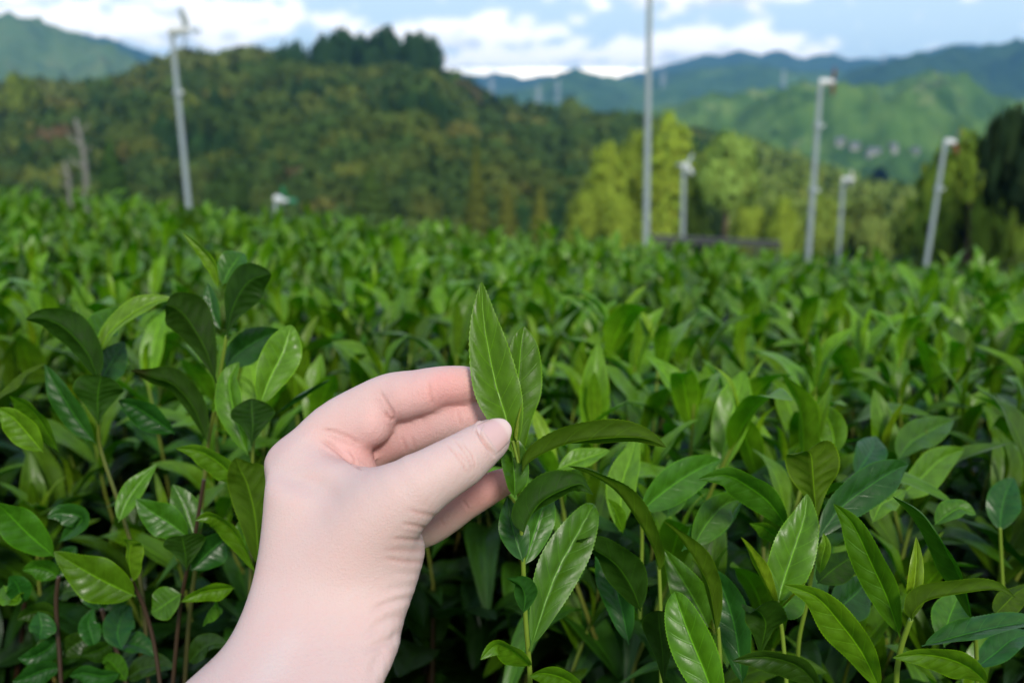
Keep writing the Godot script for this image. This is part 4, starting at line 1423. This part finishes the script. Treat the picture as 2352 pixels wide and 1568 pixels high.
# ---- trees
func clump_crown(r: RandomNumberGenerator, kind: String, count: int, leaf_size: float) -> ArrayMesh:
	var verts := PackedVector3Array()
	var nrm := PackedVector3Array()
	var cols := PackedColorArray()
	var idx := PackedInt32Array()
	var lobes := []
	if kind == "round":
		for i in 11:
			var a := r.randf() * TAU
			var e := r.randf_range(-0.5, 1.2)
			lobes.append([Vector3(cos(a) * cos(e) * 0.62, 0.62 + 0.34 * sin(e), sin(a) * cos(e) * 0.62), r.randf_range(0.24, 0.42)])
	for i in count:
		var p: Vector3
		var out: Vector3
		if kind == "round":
			var l: Array = lobes[i % lobes.size()]
			out = Vector3(r.randfn(), r.randfn() + 0.25, r.randfn()).normalized()
			p = l[0] + out * l[1] * pow(r.randf(), 0.35)
			out = (out + (p - Vector3(0, 0.55, 0)).normalized()).normalized()
		else:
			var t := 1.0 - sqrt(r.randf())
			var a := r.randf() * TAU
			var tier := 0.8 + 0.25 * sin(t * 46.0 + sin(a * 3.0)) if kind == "cone" else 1.0
			var rad := (1.0 - t) * 0.95 + 0.05
			if kind == "cypress": rad = pow(maxf(1.0 - t, 0.0), 0.4) * (0.85 + 0.2 * sin(a * 4.0 + t * 9.0))
			rad *= tier * pow(r.randf(), 0.3)
			p = Vector3(cos(a) * rad, 0.06 + 0.94 * t, sin(a) * rad)
			out = Vector3(cos(a), 0.45, sin(a)).normalized()
		var s := leaf_size * r.randf_range(0.6, 1.3)
		var n := (out + Vector3(r.randfn(), r.randfn(), r.randfn()) * 0.45).normalized()
		var x := n.cross(Vector3(r.randfn(), r.randfn(), r.randfn())).normalized()
		var y := n.cross(x)
		var sh := r.randf_range(0.72, 1.25)
		var c := Color(sh * r.randf_range(0.9, 1.15), sh, sh * 0.9)
		var b := verts.size()
		if kind == "round": p.y *= 0.76
		for q in [x * 1.2, y * 0.75, -x * 1.2, -y * 0.75]:
			verts.append(p + q * s * (Vector3(1, 0.5, 1) if kind != "round" else Vector3.ONE))
			nrm.append((n + out).normalized())
			cols.append(c)
		idx.append_array(PackedInt32Array([b, b + 2, b + 1, b, b + 3, b + 2]))
	var arr := []
	arr.resize(Mesh.ARRAY_MAX)
	arr[Mesh.ARRAY_VERTEX] = verts
	arr[Mesh.ARRAY_NORMAL] = nrm
	arr[Mesh.ARRAY_COLOR] = cols
	arr[Mesh.ARRAY_INDEX] = idx
	var m := ArrayMesh.new()
	m.add_surface_from_arrays(Mesh.PRIMITIVE_TRIANGLES, arr)
	return m

func crown_mat(r: float, g: float, b: float) -> StandardMaterial3D:
	var key := "crown %f %f %f" % [r, g, b]
	if mats.has(key): return mats[key]
	var m := plain_mat(r, g, b, 0.75)
	m.metallic_specular = 0.25
	m.vertex_color_use_as_albedo = true
	m.cull_mode = BaseMaterial3D.CULL_DISABLED
	m.backlight_enabled = true
	m.backlight = Color(0.5, 0.6, 0.2)
	mats[key] = m
	return m

var crowns := {}

func tree(called: String, label: String, category: String, u: float, v_base: float, v_top: float, half: float, d: float, kind: String, col: Color, group := "", bole := 0.0) -> void:
	var foot := seen_at(u, v_base, d)
	var h := (v_base - v_top) / FOCAL * d * 1.04
	var w := half / FOCAL * d
	var o := thing(called, foot, label, category, group)
	var key := kind + str(int(u) % 3)
	if not crowns.has(key):
		var r := RandomNumberGenerator.new()
		r.seed = 100 + key.hash() % 1000
		crowns[key] = clump_crown(r, kind, 2600, 0.07)
	var trunk := tube([Vector3(0, -1.2, 0), Vector3(0.02 * h, h * 0.3, 0), Vector3(0, h * 0.55, 0)], clampf(0.03 * h, 0.1, 0.3), 0.008 * h, 8, 6, Vector3.ZERO, [Color(0.17, 0.10, 0.07), Color(0.12, 0.08, 0.05)])
	put("trunk", trunk, stem_mat(), o)
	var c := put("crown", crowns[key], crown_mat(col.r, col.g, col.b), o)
	c.position = Vector3(0, h * bole, 0)
	c.scale = Vector3(w, h * (1.0 - bole), w)
	c.rotation.y = u * 0.7

func build_forest() -> void:
	var r := RandomNumberGenerator.new()
	r.seed = 77
	var soil := cover_mat([[0.02, 0.035, 0.01], [0.03, 0.055, 0.014], [0.04, 0.07, 0.016], [0.06, 0.08, 0.02], [0.09, 0.09, 0.03]], 30, 30.0)
	var outline := [[-1900, 330], [-1400, 250], [-900, 225], [-420, 268], [-200, 276], [0, 272], [100, 268], [200, 262], [330, 240], [400, 212], [480, 206], [560, 190], [640, 178], [740, 170], [860, 164], [990, 182], [1030, 255], [1100, 308], [1250, 330], [1400, 346], [1520, 362], [1680, 396], [1830, 456], [1950, 500], [2100, 550], [2250, 578], [2420, 590]]
	ridge("hill", "long wooded hill that fills the left and middle background", outline, 300, 96, 610, soil, 3.0, 14, 250, 30)
	var verts: PackedVector3Array = ridge_at[14][0]
	var row: int = ridge_at[14][1]
	var nu: int = ridge_at[14][2]
	var kinds := ["round", "round", "round", "cypress", "cone"]
	var lists := [[], [], [], [], []]
	var patch := FastNoiseLite.new()
	patch.seed = 4
	patch.frequency = 0.02
	for i in 5900:
		var fi := r.randf() * (nu - 1)
		var s := r.randf()
		# about even over the land: rows farther away are wider
		if r.randf() > lerpf(0.45, 1.0, s): continue
		var fj := s * 29.9
		var q := int(fi) * row + int(fj)
		var p := verts[q].lerp(verts[q + row], frac(fi)).lerp(verts[q + 1].lerp(verts[q + row + 1], frac(fi)), frac(fj))
		var m := patch.get_noise_2d(p.x, p.z)
		var uu := fi / nu * 4320.0 - 1900.0
		if uu > 700.0 and uu < 1025.0 and s > 0.72: continue
		var conifer := m > 0.22 or (r.randf() < 0.05) or (s > 0.78 and uu > 600 and uu < 1010)
		var k := (3 + r.randi() % 2) if conifer else r.randi() % 3
		var h := r.randf_range(8.5, 13.0)
		var w := h * r.randf_range(0.52, 0.72)
		if conifer:
			h = r.randf_range(8.0, 12.5)
			w = h * r.randf_range(0.26, 0.36)
		var small := lerpf(0.42, 1.0, pow(s, 0.8))
		h *= small
		w *= small
		var c: Color
		if conifer: c = Color(0.022, 0.060, 0.014) * r.randf_range(0.8, 1.35)
		else:
			var pick := r.randf()
			if pick < 0.52: c = Color(0.042, 0.080, 0.014)
			elif pick < 0.86: c = Color(0.062, 0.095, 0.015)
			elif pick < 0.97: c = Color(0.090, 0.118, 0.018)
			elif pick < 0.993: c = Color(0.115, 0.12, 0.022)
			else: c = Color(0.10, 0.075, 0.035)
			c = c * r.randf_range(0.88, 1.14)
			if uu < 620.0 and s > 0.7: c = c.lerp(Color(0.14, 0.155, 0.035), 0.5)
			if uu > 1650.0: c = c.lerp(Color(0.17, 0.235, 0.04), 0.75)
		lists[k].append([Transform3D(Basis(Vector3.UP, r.randf() * TAU).scaled(Vector3(w, h, w)), p - Vector3(0, 0.4, 0)), c])
	for k in 5:
		var rr := RandomNumberGenerator.new()
		rr.seed = 300 + k
		var mm_ := MultiMesh.new()
		mm_.transform_format = MultiMesh.TRANSFORM_3D
		mm_.use_colors = true
		mm_.mesh = clump_crown(rr, kinds[k], 900, 0.11)
		mm_.instance_count = lists[k].size()
		for i in lists[k].size():
			mm_.set_instance_transform(i, lists[k][i][0])
			mm_.set_instance_color(i, lists[k][i][1])
		var o := MultiMeshInstance3D.new()
		o.name = numbered("forest", self)
		o.multimesh = mm_
		o.material_override = crown_mat(1, 1, 1)
		add_child(o, true)
		tag(o, "mixed forest covering the long hill in the background", "forest", "forest on the hill", "stuff")

func build_trees() -> void:
	var cyp := Color(0.24, 0.33, 0.032)
	var g := "yellow green conifers below the field"
	tree("conifer_tree", "tallest yellow green conifer, right behind the tall middle pole", "tree", 1528, 565, 272, 104, 62, "cypress", cyp, g)
	tree("conifer_tree", "yellow green conifer with a pointed top left of the tall middle pole", "tree", 1395, 575, 335, 88, 60, "cypress", cyp * 0.9, g)
	tree("conifer_tree", "yellow green conifer close against the left of the tall middle pole", "tree", 1455, 570, 310, 84, 64, "cypress", cyp * 0.82, g)
	tree("conifer_tree", "low yellow green conifer at the left end of its group", "tree", 1345, 575, 440, 66, 58, "cypress", cyp * 0.85, g)
	tree("conifer_tree", "small bright yellow green conifer in front of its taller neighbours", "tree", 1420, 580, 450, 60, 56, "cypress", cyp * 0.95, g)
	tree("round_tree", "round green tree on a bare pale trunk right of the middle pole", "tree", 1660, 575, 318, 88, 58, "round", Color(0.20, 0.31, 0.06), "", 0.27)
	tree("shrub", "bright yellow green shrub between the round tree and the right pole", "shrub", 1795, 590, 450, 46, 54, "cypress", cyp)
	tree("shrub", "yellow green shrub under the round tree", "shrub", 1720, 590, 478, 52, 56, "round", cyp * 0.85)
	tree("shrub", "pale yellow green bush filling the gap right of the round tree", "shrub", 1860, 600, 440, 80, 60, "round", Color(0.17, 0.24, 0.035))
	tree("shrub", "dark shrub added as shadow under the tallest yellow green conifer", "shrub", 1610, 585, 430, 55, 66, "round", Color(0.02, 0.045, 0.012))  # dark crown set here to fill in the shade between the trees
	tree("conifer_tree", "dark green cone shaped tree right of the grey dead trunks", "tree", 265, 500, 328, 60, 88, "cone", Color(0.035, 0.085, 0.012), "dark conifers on the hill")
	tree("conifer_tree", "broad dark conifer in the middle of the hill foot", "tree", 855, 545, 392, 84, 84, "cone", Color(0.05, 0.095, 0.014), "dark conifers on the hill")
	tree("conifer_tree", "olive slender conifer left of the yellow green group", "tree", 1095, 560, 338, 40, 82, "cone", Color(0.10, 0.125, 0.018), "dark conifers on the hill")
	tree("conifer_tree", "small olive conifer right of the slender one", "tree", 1165, 570, 425, 40, 78, "cone", Color(0.12, 0.14, 0.02), "dark conifers on the hill")
	tree("conifer_tree", "small yellowish conifer at the foot of the hill", "tree", 1240, 570, 432, 38, 76, "cone", Color(0.14, 0.16, 0.02), "dark conifers on the hill")
	tree("conifer_tree", "dark bushy tree at the foot of the hill right of the left pole", "tree", 525, 520, 380, 60, 86, "round", Color(0.035, 0.075, 0.014), "dark conifers on the hill")
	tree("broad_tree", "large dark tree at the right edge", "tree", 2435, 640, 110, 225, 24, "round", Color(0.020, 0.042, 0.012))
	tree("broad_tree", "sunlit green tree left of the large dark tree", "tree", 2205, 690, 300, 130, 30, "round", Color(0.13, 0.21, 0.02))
	tree("shrub", "low green shrub at the foot of the sunlit tree", "shrub", 2110, 640, 470, 80, 40, "round", Color(0.14, 0.2, 0.03))
	tree("shrub", "wide pale green shrub behind the rightmost short pole", "shrub", 1980, 620, 452, 85, 66, "round", Color(0.16, 0.22, 0.045))
	var cg := "tall dark conifers on the crest"
	var xs := [755, 790, 822, 858, 892, 926, 958, 985]
	var tops := [86, 80, 84, 76, 78, 88, 90, 98]
	var says := ["leftmost tall dark conifer of the crest clump", "second tall dark conifer from the left of the crest clump", "third tall dark conifer from the left of the crest clump", "highest dark conifer of the crest clump", "dark conifer just right of the highest one on the crest", "third tall dark conifer from the right of the crest clump", "second tall dark conifer from the right of the crest clump", "rightmost tall dark conifer, where the crest drops off"]
	for i in 8:
		tree("conifer_tree", says[i], "tree", xs[i], 226 + (i % 3) * 8, tops[i] - 6 + (i % 2) * 3, 44, 262 + (i % 3) * 10, "round", Color(0.018, 0.052, 0.012) * (1.0 + 0.12 * (i % 3)), cg)
	tree("conifer_tree", "thin dark conifer standing alone left of the crest clump", "tree", 655, 165, 92, 14, 296, "cone", Color(0.02, 0.05, 0.014))
	tree("conifer_tree", "short dark conifer on the skyline between the lone thin one and the clump", "tree", 705, 170, 104, 16, 296, "cone", Color(0.024, 0.055, 0.014))
	tree("broad_tree", "pale yellow green tree at the left end of the skyline", "tree", 30, 300, 168, 75, 220, "round", Color(0.12, 0.17, 0.02))
	tree("broad_tree", "light green tree on the ridge left of the middle pole", "tree", 1320, 340, 222, 48, 250, "round", Color(0.09, 0.14, 0.03))
	tree("broad_tree", "olive yellow tree on the skyline right of the left pole", "tree", 425, 215, 114, 60, 285, "round", Color(0.12, 0.14, 0.03))
	# pale dead trunks
	for q in [[197, 470, 278, 74, 3.2, "tallest pale grey dead trunk at the left", 8.0], [160, 475, 372, 72, 2.4, "short pale grey dead trunk left of the tall one", 6.0], [892, 255, 186, 240, 3.0, "white bare trunk high on the hill below the crest clump", 9.0], [598, 318, 272, 230, 2.6, "white bare trunk on the hill right of the left pole", 8.0]]:
		var foot := seen_at(q[0], q[1], q[3])
		var h: float = (q[1] - q[2]) / FOCAL * q[3]
		var o := thing("dead_tree", foot, q[5], "dead tree", "pale bare trunks on the hill")
		var w: float = q[6] / FOCAL * q[3]
		put("trunk", tube([Vector3(0, -2, 0), Vector3(0.03 * h, h * 0.5, 0), Vector3(-0.03 * h, h, 0)], w, w * 0.5, 7, 6, Vector3.ZERO, [Color(0.13, 0.128, 0.11), Color(0.165, 0.162, 0.14)]), stem_mat(), o)
		for b in 4:
			var y := h * (0.45 + 0.13 * b)
			var sx := -1.0 if b % 2 == 0 else 1.0
			put("branch", tube([Vector3(0, y, 0), Vector3(sx * h * 0.08, y + h * 0.05, 0.1), Vector3(sx * h * 0.13, y + h * 0.12, 0.1)], w * 0.45, w * 0.2, 5, 4, Vector3.ZERO, [Color(0.14, 0.135, 0.115), Color(0.14, 0.135, 0.115)]), stem_mat(), o)

# ---------------------------------------------------------------- frost fans and other built things
func box_mesh(x: float, y: float, z: float) -> BoxMesh:
	var m := BoxMesh.new()
	m.size = Vector3(x, y, z)
	return m

func cyl(r0: float, r1: float, h: float, n := 20) -> CylinderMesh:
	var m := CylinderMesh.new()
	m.bottom_radius = r0
	m.top_radius = r1
	m.height = h
	m.radial_segments = n
	m.rings = 1
	return m

func blade_mesh(l: float, w: float) -> ArrayMesh:
	var verts := PackedVector3Array()
	var idx := PackedInt32Array()
	for i in 9:
		var t := i / 8.0
		var tw := lerpf(0.75, 0.25, t)
		var ww := w * (0.55 + 0.45 * sin(PI * clampf(t * 0.9 + 0.1, 0, 1)))
		for j in 4:
			var a: float = [-0.5, 0.5, 0.5, -0.5][j] * ww
			var b: float = [0.006, 0.006, -0.006, -0.006][j]
			verts.append(Vector3(a * cos(tw) - b * sin(tw), 0.05 + t * l, a * sin(tw) + b * cos(tw)))
	for i in 8:
		for j in 4:
			var q := i * 4 + j
			var q2 := i * 4 + (j + 1) % 4
			idx.append_array(PackedInt32Array([q, q + 4, q2, q2, q + 4, q2 + 4]))
	idx.append_array(PackedInt32Array([0, 1, 2, 0, 2, 3, 32, 34, 33, 32, 35, 34]))
	return smooth_mesh(verts, idx)

# a galvanised pole carrying a wind machine; face: way the fan looks, in degrees
func fan_pole(label: String, u: float, v_base: float, u_top: float, v_top: float, d: float, r: float, face: float, blades: Color, head := true, bands := [], size := 1.0) -> Node3D:
	var seen := seen_at(u, v_base, d)
	var top := seen_at(u_top, v_top, d)
	var foot := Vector3(seen.x, ground_y(-seen.z, seen.x) - 0.3, seen.z)
	var depth := -seen.z
	# where the top is
	var ray := (top - EYE) / -(top.z - EYE.z)
	top = EYE + ray * depth
	# it leans a little: the foot lies on the line through both seen ends
	var slope := (top - seen) / (top.y - seen.y)
	foot = seen + slope * (foot.y - seen.y)
	var h := (top - foot).length()
	var o := thing("frost_fan", foot, label, "frost fan", "frost fan poles standing below the field")
	o.rotation.z = -atan2(slope.x, 1.0)
	var steel := plain_mat(0.26, 0.31, 0.335, 0.5, 0.2)
	var white := plain_mat(0.55, 0.57, 0.58, 0.4)
	var tint := StandardMaterial3D.new()
	tint.albedo_color = blades
	tint.roughness = 0.4
	var p := put("pole", cyl(r, r * 0.82, h), steel, o)
	p.position.y = h * 0.5
	var base := put("base_plate", box_mesh(r * 5, 0.03, r * 5), steel, o)
	base.position.y = ground_y(depth, seen.x) - foot.y + 0.02
	for b in bands:
		var y: float = EYE.y + ((seen_at(u, b, d) - EYE) / -(seen_at(u, b, d).z)).y * depth - foot.y
		var c := put("clamp_band", cyl(r * 1.35, r * 1.35, r * 2.2), steel, o)
		c.position.y = y
		var bx := put("insulator", cyl(r * 0.5, r * 0.5, r * 0.9, 12), white, o)
		bx.position = Vector3(r * 1.7, y, r * 0.8)
	var cap := put("pole_cap", cyl(r * 0.95, r * 0.7, r * 0.8), steel, o)
	cap.position.y = h + r * 0.4
	if not head: return o
	var turn := Basis(Vector3.UP, deg_to_rad(face))
	var s := size
	var arm := put("bracket_arm", tube([Vector3(0, h - 0.02, 0), turn * Vector3(0, 0.09 * s, 0.05 * s) + Vector3(0, h, 0), turn * Vector3(0, 0.13 * s, 0.12 * s) + Vector3(0, h, 0)], 0.035 * s, 0.035 * s, 10, 8), steel, o)
	var motor := put("motor", cyl(0.10 * s, 0.10 * s, 0.34 * s), white, o)
	motor.transform = Transform3D(turn * Basis(Vector3.RIGHT, PI / 2), turn * Vector3(0, 0.15 * s, 0.14 * s) + Vector3(0, h, 0))
	var cone := put("hub", cyl(0.07 * s, 0.02 * s, 0.12 * s), white, o)
	cone.transform = Transform3D(turn * Basis(Vector3.RIGHT, PI / 2), turn * Vector3(0, 0.15 * s, 0.37 * s) + Vector3(0, h, 0))
	for k in 3:
		var bl := put("blade", blade_mesh(0.38 * s, 0.15 * s), tint, o)
		bl.transform = Transform3D(turn * Basis(Vector3.BACK, k * TAU / 3.0 + 0.5), turn * Vector3(0, 0.15 * s, 0.36 * s) + Vector3(0, h, 0))
	return o

func build_poles() -> void:
	var grey := Color(0.62, 0.66, 0.68)
	fan_pole("grey frost fan pole at the left, its fan against the clouds", 433, 478, 395, 88, 17, 0.050, 75, grey, true, [212], 0.85)
	fan_pole("tallest grey pole, in the middle, its head above the picture", 1484, 592, 1494, -120, 15, 0.050, 80, grey, true, [], 0.8)
	fan_pole("grey frost fan pole right of the middle with red brown blades", 1856, 605, 1885, 200, 17, 0.047, 75, Color(0.45, 0.17, 0.08), true, [288, 436], 0.55)
	fan_pole("rightmost leaning frost fan pole beside the large dark tree", 2130, 595, 2171, 335, 21, 0.052, 100, Color(0.42, 0.2, 0.14), true, [432], 0.6)
	fan_pole("short far pole with a white fan left of the round tree", 1568, 560, 1571, 388, 31, 0.075, 150, grey, true, [], 0.8)
	fan_pole("short far pole with a white round fan right of the red brown one", 1928, 565, 1937, 420, 36, 0.075, 60, Color(0.8, 0.8, 0.78), true, [], 0.85)
	fan_pole("low frost fan with a green blade peeping over the field at the left", 632, 500, 634, 468, 20, 0.05, 60, Color(0.12, 0.42, 0.28), true, [], 0.7)
	# dark pipe rail
	var dark := plain_mat(0.03, 0.034, 0.04, 0.6)
	var a := seen_at(1490, 542, 26)
	var b := seen_at(1790, 556, 26)
	var rail := thing("pipe_fence", a, "dark pipe rail fence just behind the field right of the middle pole", "fence")
	var n := 6
	for i in n + 1:
		var p := a.lerp(b, float(i) / n)
		var gy := ground_y(-p.z, p.x) - 0.2
		var ps := put("post", cyl(0.045, 0.045, p.y - gy + 0.05), dark, rail)
		ps.position = Vector3(p.x, (p.y + gy) * 0.5, p.z) - a
	for k in 2:
		var low := Vector3(0, -0.11 * k, 0.04)
		put("rail", tube([low, (b - a) * 0.5 + low, b - a + low], 0.045, 0.045, 8, 4), dark, rail)
	# houses of the far village
	var wall := plain_mat(0.30, 0.30, 0.275, 0.8)
	var tiles := plain_mat(0.10, 0.11, 0.13, 0.7)
	var shade := plain_mat(0.05, 0.06, 0.07, 0.3)
	var says := ["white house with a dark roof, leftmost of the far village", "long pale house in the middle of the far village", "pale house below the long one in the far village", "small beige house at the right end of the far village", "small house apart from the far village, further right"]
	var hs_ := [[1932, 322, 5.5, 2.6], [1962, 330, 6.0, 2.4], [2012, 342, 8.0, 2.2], [2048, 330, 4.0, 2.4], [2105, 344, 4.5, 2.2]]
	for i in 5:
		var q: Array = hs_[i]
		var o := thing("house", on_ridge(12, q[0], q[1] + 8) - Vector3(0, 0.5, 0), says[i], "house", "houses of the far village")
		o.rotation.y = 0.3 * (i - 2)
		o.scale = Vector3.ONE * 0.68
		var w: float = q[2]
		var hh: float = q[3]
		var body := put("wall", box_mesh(w, hh + 3.0, 7.0), wall, o)
		body.position.y = hh * 0.5 - 1.5
		var pr := PrismMesh.new()
		pr.size = Vector3(8.0, 1.8, w + 0.8)
		var rf := put("roof", pr, tiles, o)
		rf.position.y = hh + 0.9
		rf.rotation.y = PI / 2
		for k in int(w / 1.9):
			var wi := put("window", box_mesh(0.9, 0.9, 0.1), shade, o)
			wi.position = Vector3(-w * 0.5 + 1.0 + k * 1.7, hh * 0.55, 3.52)
		var dr := put("door", box_mesh(0.7, 1.6, 0.1), shade, o)
		dr.position = Vector3(w * 0.5 - 0.45, 0.8, 3.52)
	# lattice pylons
	var pale := plain_mat(0.36, 0.38, 0.39, 0.5)
	var ps_ := [[1283, 238, 52, 6, "pale lattice pylon on the knoll left of the middle pole"], [1524, 218, 52, 6, "pale lattice pylon right of the middle pole"], [1800, 208, 44, 6, "pale lattice pylon left of the red brown fan"], [2030, 150, 28, 10, "pale lattice pylon on the dark shoulder at the right"], [1127, 240, 62, 6, "pale lattice pylon behind the end of the dark crest"], [1241, 270, 70, 6, "pale mast on the ridge left of the middle pole"]]
	for q in ps_:
		var o := thing("pylon", on_ridge(q[3], q[0], q[1]), q[4], "pylon", "pylons on the far hills")
		var h: float = q[2] / FOCAL * (EYE - o.position).length()
		var w := h * 0.1
		var t := h * 0.016
		for sx in [-1, 1]:
			for sz in [-1, 1]:
				put("leg", tube([Vector3(sx * w, -h * 0.2, sz * w), Vector3(sx * w * 0.5, h * 0.5, sz * w * 0.5), Vector3(sx * w * 0.15, h, sz * w * 0.15)], t, t * 0.8, 4, 3), pale, o)
		for k in 3:
			var y := h * (0.62 + 0.14 * k)
			var l := h * (0.17 - 0.02 * k)
			put("cross_arm", tube([Vector3(-l, y, 0), Vector3(0, y + h * 0.012, 0), Vector3(l, y, 0)], t * 0.8, t * 0.8, 4, 2), pale, o)
		for k in 4:
			var y0 := h * 0.18 * k
			var f0 := lerpf(1.0, 0.4, k / 4.0) * w
			var f1 := lerpf(1.0, 0.4, (k + 1) / 4.0) * w
			for sx in [-1, 1]:
				put("brace", tube([Vector3(-sx * f0, y0, f0), Vector3(0, y0 + h * 0.09, (f0 + f1) * 0.5), Vector3(sx * f1, y0 + h * 0.18, f1)], t * 0.6, t * 0.6, 4, 2), pale, o)
